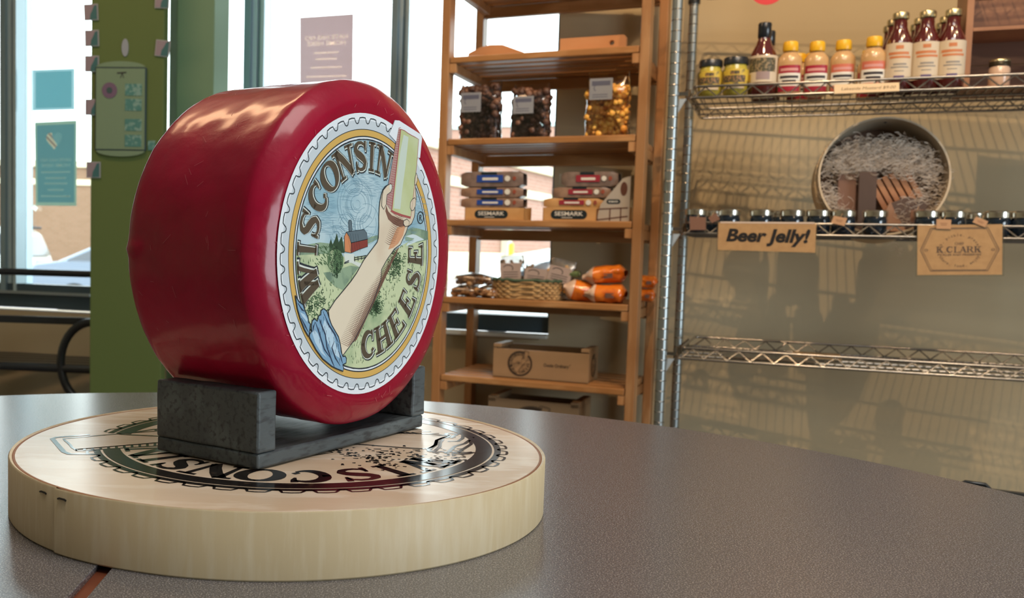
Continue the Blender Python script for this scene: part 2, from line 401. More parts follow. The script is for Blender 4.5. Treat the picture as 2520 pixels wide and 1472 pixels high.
ART={'tab':[(0.232,0.885),(0.288,0.963),(0.308,0.995),(0.363,0.999),(0.670,0.932),(0.689,0.906),(0.668,0.752),(0.487,0.762)],
'arm':[(-0.454,-0.384),(-0.381,-0.315),(-0.288,-0.249),(-0.202,-0.187),(-0.134,-0.129),(-0.049,-0.036),(0.044,0.038),(0.115,0.095),(0.129,0.125),(0.131,0.201),(0.128,0.275),(0.130,0.342),(0.138,0.393),(0.152,0.438),(0.171,0.477),(0.202,0.503),(0.239,0.517),(0.277,0.517),(0.294,0.494),(0.284,0.467),(0.418,0.454),(0.554,0.585),(0.598,0.625),(0.627,0.628),(0.635,0.591),(0.614,0.543),(0.622,0.497),(0.632,0.436),(0.617,0.385),(0.619,0.342),(0.610,0.295),(0.577,0.247),(0.521,0.217),(0.500,0.177),(0.473,0.145),(0.425,0.083),(0.343,0.048),(0.243,-0.036),(0.180,-0.103),(0.171,-0.185),(0.082,-0.335),(-0.018,-0.463),(-0.145,-0.605),(-0.280,-0.706),(-0.300,-0.647),(-0.333,-0.569),(-0.413,-0.485),(-0.443,-0.432)],
'hand_shadow':[(0.219,0.368),(0.248,0.324),(0.298,0.297),(0.427,0.272),(0.542,0.252),(0.509,0.226),(0.430,0.211),(0.323,0.232),(0.251,0.265),(0.210,0.323)],
'hand_warm':[(0.376,0.212),(0.490,0.228),(0.459,0.153),(0.393,0.089),(0.327,0.057),(0.261,0.043),(0.302,0.112)],
'bar_side':[(0.356,0.943),(0.384,0.938),(0.292,0.336),(0.262,0.346),(0.222,0.378),(0.231,0.490)],
'bar_face':[(0.384,0.938),(0.436,0.934),(0.482,0.921),(0.541,0.909),(0.589,0.902),(0.640,0.892),(0.624,0.699),(0.590,0.482),(0.558,0.297),(0.433,0.308),(0.341,0.323),(0.292,0.336)],
'bar_glow':[(0.426,0.903),(0.496,0.892),(0.461,0.660),(0.424,0.472),(0.408,0.347),(0.317,0.349),(0.350,0.590),(0.387,0.776)],
'bar_low':[(0.292,0.336),(0.341,0.323),(0.433,0.308),(0.558,0.297),(0.555,0.282),(0.433,0.294),(0.330,0.308),(0.274,0.327)],
'thumb':[(0.174,0.474),(0.221,0.510),(0.264,0.527),(0.285,0.521),(0.288,0.494),(0.273,0.468),(0.224,0.444),(0.217,0.411),(0.217,0.374),(0.186,0.336),(0.158,0.359),(0.160,0.425)],
'nail1':[(0.259,0.522),(0.281,0.518),(0.282,0.493),(0.264,0.483),(0.252,0.497)],
'finger1':[(0.615,0.635),(0.638,0.612),(0.636,0.574),(0.614,0.542),(0.596,0.542),(0.600,0.590)],
'finger2':[(0.607,0.445),(0.626,0.428),(0.622,0.383),(0.594,0.350),(0.565,0.342),(0.544,0.366),(0.546,0.404),(0.572,0.431)],
'finger3':[(0.458,0.263),(0.504,0.277),(0.540,0.260),(0.530,0.228),(0.483,0.220),(0.457,0.238)],
'barn_front':[(-0.280,0.020),(-0.288,0.124),(-0.266,0.155),(-0.234,0.130),(-0.208,0.082),(-0.206,0.013)],
'barn_side':[(-0.208,0.082),(-0.007,0.115),(-0.002,0.061),(-0.104,0.039),(-0.202,0.013)],
'barn_roof':[(-0.269,0.157),(-0.053,0.181),(-0.019,0.157),(-0.004,0.113),(-0.208,0.083),(-0.234,0.130)],
'silo':[(-0.243,0.228),(-0.235,0.240),(-0.219,0.242),(-0.208,0.233),(-0.198,0.169),(-0.235,0.163)],
'path':[(-0.291,0.008),(-0.166,0.005),(-0.169,-0.040),(-0.100,-0.056),(-0.014,-0.064),(-0.099,-0.086),(-0.199,-0.056),(-0.268,-0.056)],
'tree':[(-0.379,0.043),(-0.325,0.020),(-0.292,-0.020),(-0.294,-0.076),(-0.333,-0.124),(-0.372,-0.138),(-0.426,-0.116),(-0.469,-0.076),(-0.475,-0.021),(-0.437,0.018)],
'conifers':[(-0.450,0.010),(-0.459,0.065),(-0.441,0.105),(-0.420,0.066),(-0.392,0.106),(-0.375,0.146),(-0.351,0.083),(-0.319,0.127),(-0.300,0.076),(-0.281,0.012)],
'field_dark':[(-0.517,-0.123),(-0.400,-0.116),(-0.212,-0.076),(-0.099,-0.084),(-0.208,-0.166),(-0.288,-0.245),(-0.383,-0.219),(-0.477,-0.163)],
'hills':[(-0.812,0.028),(-0.711,0.060),(-0.562,0.079),(-0.433,0.073),(-0.287,0.092),(-0.007,0.123),(0.124,0.147),(0.126,0.118),(-0.020,0.073),(-0.297,0.012),(-0.559,0.001),(-0.805,-0.009)],
'hills_r':[(0.503,0.198),(0.597,0.219),(0.694,0.210),(0.824,0.195),(0.828,0.130),(0.651,0.100),(0.496,0.116),(0.494,0.160)],
'river':[(0.494,0.147),(0.599,0.166),(0.648,0.161),(0.772,0.128),(0.674,0.113),(0.510,0.072),(0.532,0.098),(0.625,0.131)],
'bush_l':[(-0.814,-0.254),(-0.746,-0.256),(-0.666,-0.279),(-0.585,-0.309),(-0.494,-0.289),(-0.400,-0.315),(-0.454,-0.375),(-0.528,-0.367),(-0.563,-0.410),(-0.581,-0.432),(-0.643,-0.434),(-0.707,-0.388),(-0.743,-0.326),(-0.787,-0.292)],
'bush_r':[(0.052,-0.376),(0.122,-0.294),(0.197,-0.277),(0.212,-0.351),(0.149,-0.397),(0.086,-0.431),(0.022,-0.429)],
'bush_r2':[(0.263,-0.005),(0.396,0.039),(0.489,0.022),(0.469,-0.054),(0.428,-0.141),(0.348,-0.141),(0.235,-0.109)],
'sleeve':[(-0.567,-0.427),(-0.563,-0.413),(-0.538,-0.406),(-0.537,-0.378),(-0.508,-0.366),(-0.472,-0.386),(-0.433,-0.455),(-0.413,-0.485),(-0.373,-0.527),(-0.333,-0.569),(-0.307,-0.629),(-0.298,-0.676),(-0.275,-0.711),(-0.250,-0.709),(-0.233,-0.728),(-0.236,-0.759),(-0.277,-0.768),(-0.264,-0.792),(-0.270,-0.815),(-0.344,-0.791),(-0.402,-0.769),(-0.507,-0.709),(-0.583,-0.641),(-0.657,-0.553),(-0.658,-0.533),(-0.634,-0.512),(-0.640,-0.479),(-0.630,-0.443),(-0.606,-0.431),(-0.576,-0.449)],
'sleeve2':[(-0.815,-0.270),(-0.774,-0.312),(-0.732,-0.332),(-0.707,-0.377),(-0.678,-0.416),(-0.668,-0.453),(-0.650,-0.463),(-0.660,-0.522),(-0.666,-0.549),(-0.712,-0.497),(-0.758,-0.424),(-0.790,-0.357)],
's_light1':[(-0.631,-0.524),(-0.605,-0.503),(-0.568,-0.533),(-0.530,-0.597),(-0.509,-0.655),(-0.461,-0.704),(-0.527,-0.665),(-0.593,-0.593)],
's_light2':[(-0.498,-0.441),(-0.450,-0.489),(-0.391,-0.549),(-0.370,-0.607),(-0.319,-0.692),(-0.289,-0.729),(-0.367,-0.694),(-0.426,-0.632),(-0.485,-0.560),(-0.515,-0.485)],
's_light3':[(-0.763,-0.380),(-0.715,-0.398),(-0.679,-0.433),(-0.687,-0.449),(-0.741,-0.408)],
'fold0':[(-0.602,-0.453),(-0.619,-0.491),(-0.623,-0.519)],
'fold1':[(-0.598,-0.453),(-0.560,-0.517),(-0.530,-0.574),(-0.491,-0.645),(-0.423,-0.707)],
'fold2':[(-0.558,-0.433),(-0.524,-0.485),(-0.485,-0.543),(-0.464,-0.630),(-0.404,-0.731),(-0.374,-0.774)],
'fold3':[(-0.499,-0.407),(-0.451,-0.477),(-0.382,-0.544),(-0.332,-0.610)],
'fold4':[(-0.380,-0.595),(-0.407,-0.639),(-0.366,-0.711),(-0.306,-0.774)],
'fold5':[(-0.330,-0.668),(-0.299,-0.717),(-0.278,-0.759)],
'fold6':[(-0.787,-0.320),(-0.742,-0.365),(-0.716,-0.376)],
'fold7':[(-0.749,-0.419),(-0.704,-0.476),(-0.672,-0.516)],
'fold8':[(-0.514,-0.384),(-0.499,-0.413)],
'fence0':[(-0.163,-0.011),(-0.157,-0.048)],
'fence1':[(-0.121,-0.009),(-0.115,-0.041)],
'fence2':[(-0.078,-0.007),(-0.073,-0.034)],
'fence3':[(-0.035,-0.005),(-0.030,-0.027)],
'fence5':[(-0.165,-0.021),(-0.016,-0.003)],
'fence6':[(-0.165,-0.035),(-0.023,-0.018)],
'fence7':[(-0.281,-0.056),(-0.227,-0.040)],
'fence8':[(-0.281,-0.062),(-0.227,-0.050)],
'trunk':[(-0.374,-0.084),(-0.369,-0.132),(-0.362,-0.162)],
}

def emblem(mb, P, ink=None, detail=2):
    """the round cheese mark. P(x, y, layer) maps unit-circle coordinates; material indices:
    0 white 1 stipple 2 dark line 3 gold 4 sky 5 land 6 letter brown 7 cream 8 skin 9 skin shade 10 bar face 11 bar edge pink
    12 sleeve blue 13 sleeve dark 14 sleeve light 15 barn red 16 barn orange 17 roof 18 tree green 19 dark green 20 cloud 21 bar glow 22 hills 23 hatch"""
    mono = ink is not None
    A = ART
    layer = [0]

    def nx(): layer[0] += 1
    def mp(x, y): return P(x, y, layer[0])
    def disc(r, mi, n=96): mb.poly([(r * cos(2 * pi * i / n), r * sin(2 * pi * i / n)) for i in range(n)], mp, mi)
    def ring(r, wd, mi, n=144, a0=0, a1=360):
        stroke(mb, [(r * cos(R_(a0 + (a1 - a0) * i / n)), r * sin(R_(a0 + (a1 - a0) * i / n))) for i in range(n + 1)], wd, mp, mi)
    def fillp(k, mi): mb.poly(A[k], mp, mi)
    def line(pts, wd, mi, close=False): stroke(mb, pts + ([pts[0]] if close else []), wd, mp, mi)
    K = (lambda i: ink) if mono else (lambda i: i)
    # perforated outer edge
    wave = []
    nt = 46
    for i in range(nt):
        for f, r in ((0, .966), (.25, .969), (.52, .966), (.60, .950), (.66, .934), (.74, .928), (.82, .928), (.90, .934), (.96, .950)):
            a = 2 * pi * (i + f) / nt
            d = math.degrees(a)
            wave.append((r * cos(a), r * sin(a), d))
    wv = [(x, y) for x, y, d in wave if not (46 < d < 69)]
    k0 = next(i for i, q in enumerate(wave) if q[2] >= 69)
    seq = [(x, y) for x, y, d in wave[k0:] + wave[:k0] if not (44 < d < 69)]
    if not mono:
        disc(1.0, 0)
        fillp('tab', 0)
        nx()
        ring(.915, .075, 1)
        nx()
        line(seq, .008, 2)
        ring(.862, .046, 3); nx()
        ring(.887, .005, 2); ring(.838, .008, 2); ring(.826, .012, 0); ring(.817, .012, 2)
        nx(); disc(.812, 4); nx()
        # land below the horizon
        land = [(.812 * cos(R_(a)), .812 * sin(R_(a))) for a in range(-182, 13, 3)] + [(.6, .13), (.3, .02), (.0, .0), (-.25, -.02), (-.5, .02), (-.7, .0)]
        mb.poly(land, mp, 5); nx()
        fillp('hills', 22); fillp('hills_r', 22); nx()
        fillp('river', 20)
        rnd = random.Random(5)
        # engraved sky lines and cloud swirls
        for i in range(74):
            y = .10 + i * .0095
            xm = (.79 ** 2 - y * y) ** .5 if abs(y) < .79 else 0
            x = -xm
            while x < min(xm, .78):
                ln = rnd.uniform(.04, .17)
                cx_ = x + ln / 2
                cl = noise.noise(Vector((cx_ * 3.2, y * 4.5, 0)))
                if cl < .10 and not (-.42 < cx_ < .02 and .16 < y < .46 and rnd.random() < .7):
                    stroke(mb, [(x, y), (x + ln * .5, y + .004 * sin(x * 30)), (x + ln, y)], [.001, .0036, .001], mp, 23)
                x += ln + rnd.uniform(.01, .05)
        for (cx_, cy_, r0, n_, ecc) in ((-.14, .36, .03, 9, .8), (-.28, .22, .03, 6, .7), (-.02, .22, .05, 5, .9), (-.2, .48, .03, 4, .6), (-.38, .13, .03, 4, .6)):
            for j in range(int(n_ * 1.8)):
                a0 = rnd.uniform(0, 360)
                stroke(mb, arc(cx_, cy_, (r0 + j * .014) * rnd.uniform(.93, 1.07), (r0 + j * .014) * ecc * rnd.uniform(.93, 1.07), a0, a0 + rnd.uniform(110, 240), 16), .0026, mp, 23)
        nx()
        fillp('field_dark', 22)
        # grass and leaf strokes
        for i in range(900):
            a = rnd.uniform(-180, 5); r = .80 * rnd.random() ** .5
            x, y = r * cos(R_(a)), r * sin(R_(a))
            if y > -.03: continue
            g = noise.noise(Vector((x * 5 + 3, y * 5, 1)))
            if g < -.05: continue
            l_ = rnd.uniform(.012, .03)
            stroke(mb, [(x, y), (x + rnd.uniform(-.008, .008), y + l_)], [.006, .001], mp, 18 if rnd.random() < .7 else 19)
        nx()
        for k in ('bush_l', 'bush_r', 'bush_r2'):
            pts = A[k]
            cx_ = sum(q[0] for q in pts) / len(pts); cy_ = sum(q[1] for q in pts) / len(pts)
            ext = max(max(abs(q[0] - cx_), abs(q[1] - cy_)) for q in pts)
            for i in range(150):
                x = cx_ + rnd.gauss(0, ext * .38); y = cy_ + rnd.gauss(0, ext * .38)
                if x * x + y * y > .64: continue
                stroke(mb, arc(x, y, .016, .012, rnd.uniform(0, 180), rnd.uniform(200, 340), 4), .006, mp, 18 if rnd.random() < .6 else 19)
        fillp('path', 7)
        fillp('conifers', 19); nx()
        for i in range(60):
            x = rnd.uniform(-.62, -.40); y = rnd.uniform(-.06, .06)
            stroke(mb, [(x, y), (x + .02, y - .012)], .006, mp, 18)
        fillp('silo', 17); fillp('barn_side', 15); fillp('barn_front', 16); fillp('barn_roof', 17); nx()
        for k in ('silo', 'barn_side', 'barn_front', 'barn_roof'): line(A[k], .004, 2, True)
        for i in range(5): stroke(mb, [(A['barn_roof'][0][0] + .02 + i * .03, A['barn_roof'][0][1] - .01), (A['barn_roof'][0][0] + .055 + i * .03, A['barn_roof'][0][1] - .13)], .002, mp, 2)
        fillp('tree', 18); nx()
        tx = sum(q[0] for q in A['tree']) / 10; ty = sum(q[1] for q in A['tree']) / 10
        for i in range(130):
            a = rnd.uniform(0, 6.28); r = rnd.random() ** .5
            x = tx + r * .075 * cos(a); y = ty + r * .10 * sin(a)
            stroke(mb, arc(x, y, .009, .009, rnd.uniform(0, 180), rnd.uniform(190, 330), 4), .005, mp, 19 if x > tx - .02 or rnd.random() < .4 else 5)
        line(A['trunk'], [.008, .01, .016], 19)
        for i in list(range(4)) + [5, 6, 7, 8]: line(A['fence%d' % i], .006, 2)
        nx()
    else:
        line(seq, .012, ink)
        ring(.862, .075, ink, a0=69, a1=405)
        ring(.925, .03, ink, a0=69, a1=405)
        rnd = random.Random(9)
        for (cx_, cy_, sx_, sy_, n_) in ((-.45, -.02, .16, .05, 60), (-.52, -.18, .1, .1, 70), (-.1, -.04, .14, .03, 40), (.25, -.2, .08, .1, 50), (.45, -.05, .12, .05, 40), (-.62, -.38, .08, .08, 60), (.15, -.4, .12, .12, 50)):
            for i in range(n_):
                x = cx_ + rnd.gauss(0, sx_); y = cy_ + rnd.gauss(0, sy_)
                if x * x + y * y > .66: continue
                l_ = rnd.uniform(.01, .04)
                stroke(mb, [(x, y), (x + l_ * .6, y + l_ * rnd.uniform(-.6, .8))], [.016, .008], mp, ink)
        fillp('barn_side', ink); line(A['barn_roof'], .008, ink, True); line(A['barn_front'], .008, ink, True)
        for i in range(24):
            x = -.75 + i * .06; stroke(mb, [(x, -.70 + .0 * i), (x + .03, -.62)], [.012, .003], mp, ink) if x * x + .49 < .64 else None
    # lettering
    r_in, r_out = .600, .805
    for ch, a, wd in zip('WISCONSIN', (-165.0, 177.6, 164.2, 147.6, 131.8, 115.6, 99.8, 88.4, 75.6), (.27, .15, .19, .19, .20, .21, .18, .14, .19)):
        a = R_(a)
        def gm(x, y, a=a, wd=wd):
            r = r_in + y * (r_out - r_in); t = a - (x - .5) * wd / .7
            return mp(r * cos(t), r * sin(t))
        if not mono:
            glyph(mb, ch, gm, 2, .09, .05, -.05); nx(); glyph(mb, ch, gm, 7, .06, .02, -.02); nx(); glyph(mb, ch, gm, 6, .02); layer[0] -= 2
        else: glyph(mb, ch, gm, ink, .03)
    for ch, a, wd in zip('CHEESE', (-87, -70, -52, -33.5, -16.5, 0.5), (.19, .21, .19, .18, .16, .18)):
        a = R_(a)
        def gm(x, y, a=a, wd=wd):
            r = .745 - y * .20; t = a + (x - .5) * wd / .65
            return mp(r * cos(t), r * sin(t))
        if not mono:
            glyph(mb, ch, gm, 2, .09, .05, -.05); nx(); glyph(mb, ch, gm, 7, .06, .02, -.02); nx(); glyph(mb, ch, gm, 6, .02); layer[0] -= 2
        else: glyph(mb, ch, gm, ink, .03)
    layer[0] += 3
    # registered mark
    stroke(mb, arc(.704, .296, .045, .045, 0, 360, 20), .008, mp, K(2))
    put_text(mb, 'R', lambda x, y: mp(.704 + x, .272 + y), K(2), .07)
    # sleeve, arm, hand and the bar of cheese
    if not mono:
        fillp('sleeve2', 12)
        fillp('arm', 8); nx()
        ah = A['arm']
        rnd = random.Random(3)
        # shading lines over the lower right side of the arm
        for i in range(64):
            t = i / 63
            x0 = .41 * (1 - t) + t * (-.115); y0 = .06 * (1 - t) + t * (-.60)
            ln = .05 + .16 * min(1, t * 1.5)
            stroke(mb, [(x0, y0), (x0 - ln * .5, y0 - .012 - .03 * t), (x0 - ln, y0 - .005 + .0 * t)], [.006, .0045, .001], mp, 9)
            if t > .2: stroke(mb, [(x0 + .005, y0), (x0 - ln * .45, y0 + ln * .35)], [.006, .001], mp, 9)
        for i in range(26):
            x0 = .30 + .008 * i; y0 = .10 + .017 * i * .8
            stroke(mb, [(x0 - .09, y0), (x0 - .03, y0 - .02), (x0 + .05, y0 - .005)], [.001, .005, .002], mp, 9)
        fillp('hand_warm', 24)
        fillp('hand_shadow', 9); nx()
        line(ah, .007, 2, True)
        fillp('sleeve', 12); nx()
        fillp('s_light1', 14); fillp('s_light2', 14); fillp('s_light3', 14); nx()
        for i in range(9): line(A['fold%d' % i], [.004] + [.012] * (len(A['fold%d' % i]) - 2) + [.004], 13)
        for i in range(130):
            x = rnd.uniform(-.74, -.28); y = rnd.uniform(-.78, -.42)
            if x * x + y * y > .63 or not inside(x, y, A['sleeve']): continue
            stroke(mb, [(x, y), (x + .004, y - .03)], [.004, .002], mp, 13)
        line(A['sleeve'], .009, 2, True); line(A['sleeve2'], .009, 2, True)
        nx(); fillp('tab', 0); nx()
        fillp('bar_side', 25); fillp('bar_face', 10); nx(); fillp('bar_glow', 21); fillp('bar_low', 11)
        b0, b1 = A['bar_face'][0], A['bar_face'][11]
        line([b0, b1], .012, 11)
        for i in range(34):
            t = i / 33; q = Vector(A['bar_side'][0]).lerp(Vector(A['bar_side'][4]), t); q2 = Vector(b0).lerp(Vector(b1), min(1, t * .97))
            stroke(mb, [tuple(q), (q2.x, q2.y + .012)], .0035, mp, 11)
        nx()
        line(A['bar_face'], .005, 11, True)
        fillp('thumb', 8); fillp('finger1', 8); fillp('finger2', 8); fillp('finger3', 8); nx()
        fillp('nail1', 7)
        for k in ('thumb', 'finger1', 'finger2', 'finger3'): line(A[k], .005, 2, True)
    else:
        line(A['arm'], .016, ink, True)
        line([(a, b) for a, b in A['bar_side']], .012, ink, True)
        line(A['bar_face'], .012, ink, True)
        for i in range(18):
            t = i / 17; q = Vector(A['bar_side'][0]).lerp(Vector(A['bar_side'][4]), t); q2 = Vector(A['bar_face'][0]).lerp(Vector(A['bar_face'][11]), t)
            stroke(mb, [tuple(q), tuple(q2)], .012, mp, ink)
        line(A['tab'][:7], .022, ink)
        line(A['sleeve'], .02, ink, True)
        for i in range(9): line(A['fold%d' % i], .018, ink)
        for i in range(30):
            t = i / 29
            x0 = .41 * (1 - t) + t * (-.115); y0 = .06 * (1 - t) + t * (-.60)
            stroke(mb, [(x0, y0), (x0 - .08, y0 - .02)], [.014, .003], mp, ink)
        for k in ('thumb', 'finger2', 'finger3'): line(A[k], .01, ink, True)


def inside(x, y, poly):
    c = False; j = len(poly) - 1
    for i in range(len(poly)):
        a, b = poly[i]; a2, b2 = poly[j]
        if (b > y) != (b2 > y) and x < (a2 - a) * (y - b) / (b2 - b) + a: c = not c
        j = i
    return c


def pm(name, c, rough=.42):
    return mat(name, c, rough, spec=.4)


EM_MATS = [pm('print_white', (.84, .89, .94)), pm('print_stipple', (.62, .69, .74)), pm('print_line', (.025, .035, .045)), pm('print_gold', (.70, .44, .12)),
           mat('print_sky', (.52, .68, .74), .42, noise=(22, (.30, .50, .60), .45, .65)), mat('print_land', (.60, .68, .42), .42, noise=(26, (.33, .45, .26), .48, .62)),
           pm('print_letter', (.10, .075, .05)), pm('print_cream', (.72, .78, .72)), mat('print_skin', (.80, .70, .54), .42, noise=(14, (.66, .50, .36), .5, .75)), pm('print_skin_line', (.22, .11, .08)),
           mat('print_bar', (.60, .66, .40), .42, noise=(30, (.54, .60, .30), .4, .6)), pm('print_bar_edge', (.42, .10, .10)), pm('print_blue', (.22, .40, .58)), pm('print_blue_dark', (.03, .05, .10)),
           pm('print_blue_light', (.50, .68, .82)), pm('print_barn', (.26, .05, .04)), pm('print_barn_front', (.68, .27, .12)), pm('print_roof', (.12, .17, .20)),
           mat('print_green', (.10, .19, .09), .42), pm('print_green_dark', (.035, .075, .04)), pm('print_cloud', (.66, .78, .80)), pm('print_bar_glow', (.62, .71, .62)), mat('print_hills', (.30, .42, .28), .42, noise=(60, (.16, .25, .18), .45, .6)),
           pm('print_hatch', (.20, .36, .46)), pm('print_skin_warm', (.70, .36, .20)), pm('print_bar_side', (.48, .30, .28))]

# ------------------------------------------------------------------ setting
FLOOR = -0.74
CEIL = 2.05
WF = Frame((.80, 2.87, 0), -.30)          # back wall with the windows
wallm = mat('cream_wall_paint', (.52, .435, .28), .75, noise=(3, (.49, .405, .26), .3, .7), bump=(90, .12, .002))
wall_low = mat('cream_wall_lower', (.50, .45, .30), .8, bump=(60, .1, .002))
ceilm = mat('ceiling_white', (.75, .73, .68), .9)
floorm = mat('floor_tile', (.16, .13, .11), .45, noise=(4, (.11, .09, .08), .4, .6))
frame_m = mat('window_frame_dark', (.045, .085, .12), .35, spec=.6)
green_m = mat('green_wall_paint', (.125, .18, .05), .7, bump=(80, .1, .002))


def slab(name, M=None, m_=None):
    pass


def struct(name, mb, m_, loc=(0, 0, 0), rz=0, **k):
    o = mb.build(name, m_, loc=loc, **k); o.rotation_euler = (0, 0, rz)
    return tag(o, kind='structure')


struct('floor', MB().box(-4.2, 3.5, -3.6, 4.6, FLOOR - .1, FLOOR), floorm)
struct('ceiling', MB().box(-4.2, 3.5, -3.6, 4.6, CEIL, CEIL + .1), ceilm)
wo = (.80, 2.87, 0)
S0, S1 = -4.4, -.305            # window opening along the wall
ZB, ZT = -.054, 1.85
mb = MB()
mb.box(S1, 2.7, 0, .14, FLOOR, CEIL); mb.box(S0, S1, 0, .14, FLOOR, ZB - .012); mb.box(S0, S1, 0, .14, ZT, CEIL); mb.box(-5.2, S0, 0, .14, FLOOR, CEIL)
struct('wall_back', mb, wallm, wo, -.30)
struct('wall_left', MB().box(-3.9, -3.8, -3.6, 4.4, FLOOR, CEIL), wallm)
struct('wall_right', MB().box(3.2, 3.3, -3.6, 2.3, FLOOR, CEIL), wallm)
struct('wall_front', MB().box(-3.9, 3.3, -3.7, -3.6, FLOOR, CEIL), wallm)
struct('baseboard_back', MB().box(S0 - .6, 2.6, -.012, 0, FLOOR, FLOOR + .1), mat('baseboard_black', (.02, .02, .02), .4), wo, -.30, bevel=.002)
# window: frame, mullions, sill, panes
wr = empty('window_1', wo, -.30, kind='structure')
mb = MB(); mb.box(S0, S1, .02, .10, ZB, ZB + .052); mb.box(S0, S1, .02, .10, ZT - .05, ZT)
o = mb.build('frame', frame_m, wr, bevel=.003)
o['label'] = 'dark metal window frame rails'
mull_m = mat('mullion_glare', (.26, .38, .46), .30, metal=.4, spec=.6)  # frame colour lifted to pale blue, window glare put into it
mull_l = mat('mullion_glare_light', (.50, .66, .74), .30, metal=.3)  # paler mullion strips, glare in the colour here too
MUL = [(-3.55, -3.49), (-2.312, -2.246), (-1.346, -1.274), (-.834, -.777)]
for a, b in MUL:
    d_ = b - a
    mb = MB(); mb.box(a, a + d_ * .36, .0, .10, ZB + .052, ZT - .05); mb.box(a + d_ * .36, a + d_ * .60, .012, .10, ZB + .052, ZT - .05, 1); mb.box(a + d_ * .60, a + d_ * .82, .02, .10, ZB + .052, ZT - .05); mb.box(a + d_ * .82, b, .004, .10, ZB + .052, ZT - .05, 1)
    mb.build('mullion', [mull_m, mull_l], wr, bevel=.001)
MB().box(S1 - .004, S1, .0, .10, ZB + .052, ZT - .05).build('mullion', frame_m, wr)
MB().box(-1.40, S1 + .0, -.035, .02, ZB - .013, ZB - .001).build('window_sill', mat('sill_white', (.75, .77, .70), .35), wr, bevel=.003)
edges = [S0] + [q for ab in MUL for q in ab] + [S1 - .004]
glass = glassy('window_glass', (.96, 1, .99), .02)
for i in range(0, len(edges), 2):
    MB().box(edges[i], edges[i + 1], .058, .064, ZB + .052, ZT - .05).build('pane', glass, wr)
# low extra rail of the left bay
MB().box(S0, -1.93, -.004, .02, ZB + .052, ZB + .062).build('frame_rail', mat('rail_grey', (.28, .34, .36), .4), wr)
MB().box(S0, -1.93, .01, .06, ZB + .062, ZB + .088).build('frame_rail', frame_m, wr)

# green column and the green panel standing before it
PF = Frame(at(223, 300, 2.9), -.10)
x1, _ = PF.loc(402, 300, 0)
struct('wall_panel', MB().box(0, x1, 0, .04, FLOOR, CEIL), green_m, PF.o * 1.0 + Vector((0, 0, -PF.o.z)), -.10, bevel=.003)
PC = Frame(at(435, 200, 3.0), -.22)
xr, _ = PC.loc(526.5, 150, 0)
xl, _ = PC.loc(409.5, 200, .10)
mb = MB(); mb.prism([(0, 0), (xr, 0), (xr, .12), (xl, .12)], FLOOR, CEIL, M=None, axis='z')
struct('wall_pillar', mb, mat('green_pillar_glare', (.20, .33, .20), .65, bump=(80, .1, .002)), Vector((PC.o.x, PC.o.y, 0)), -.22, bevel=.002)  # green lightened to carry the window glare on the pillar
# lower strip of the pillar seen in the gap has the same glare-lightened green

# ------------------------------------------------------------------ outdoors
road = mat('asphalt', (.20, .20, .21), .9, noise=(.6, (.26, .26, .27), .4, .6))
GZ = -1.2
struct('ground', MB().box(-70, 60, 4.8, 120, GZ - .1, GZ), road)
bm1 = brick_mat('brick_tan', (.29, .16, .095), (.25, .135, .075), (.27, .20, .14), 1.0)
bm2 = brick_mat('brick_pink', (.42, .22, .16), (.37, .18, .13), (.42, .31, .25), 1.0)
stone = mat('pale_stone', (.78, .68, .48), .8)


def building(name, A0, phi, length, ztop, bands, bm_, label, base=None, dp=6):
    r = empty(name, (A0[0], A0[1], 0), phi, label, 'building')
    MB().box(0, length, 0, dp, GZ, ztop).build('wall', bm_, r)
    MB().box(-.1, length + .1, -.12, dp + .1, ztop, ztop + .22).build('coping', stone, r, bevel=.03)
    for z in bands:
        MB().box(-.05, length + .05, -.06, 0, z, z + .2).build('stone_band', stone, r, bevel=.02)
    if base: MB().box(-.05, length + .05, -.1, 0, GZ, base).build('stone_base', stone, r, bevel=.03)
    return r


def zat(py, px, Y): return at(px, py, Y).z


# left building, about parallel to the shop
bl = building('brick_building', at(-260, 500, 34)[:2], -.05, 20.0, zat(410, 120, 33.5), [zat(454, 120, 33.5)], bm1, 'long tan brick building with a white roof edge, beyond the parked cars on the left')
# right building, receding to the right
A = at(1000, 300, 18); B = at(1420, 300, 27)
ph = math.atan2(B.y - A.y, B.x - A.x)
t98 = at(1098, 372, A.y + (B.y - A.y) * .3)
FR = Frame((A.x, A.y, 0), ph)
_, zt = FR.loc(1098, 374, 0)
_, zb = FR.loc(1110, 458, 0)
_, zc = FR.loc(1190, 622, 0)
LB = (B - A).length
br = building('brick_building', (A.x, A.y), ph, LB + 6, zt, [zb], bm2, 'pink brick building with pale stone bands running away to the right', base=zc, dp=1.5)
xd, _ = FR.loc(1236, 600, 0)
MB().box(xd - .12, xd + .12, -.2, 0, GZ, zt - .4).build('downspout', mat('pipe_white', (.72, .66, .5), .6), br, bevel=.03)
# far roofs
for px0, px1, yt, lab in ((1096, 1142, 318, 'small pink roof block seen left of the snack bags'), (1236, 1262, 312, 'thin pink roof block seen between the dark snack bags'), (1338, 1372, 310, 'pink roof block seen at the right end of the window')):
    a = at(px0, yt, 55); b = at(px1, yt, 55)
    r = empty('roof_block', (a.x, 55, 0), 0, lab, 'building')
    MB().box(0, b.x - a.x, 0, 2, GZ, a.z).build('wall', bm2, r)
    MB().box(-.1, b.x - a.x + .1, -.1, 2.1, a.z, a.z + .25).build('coping', mat('coping_teal', (.5, .62, .6), .7), r)

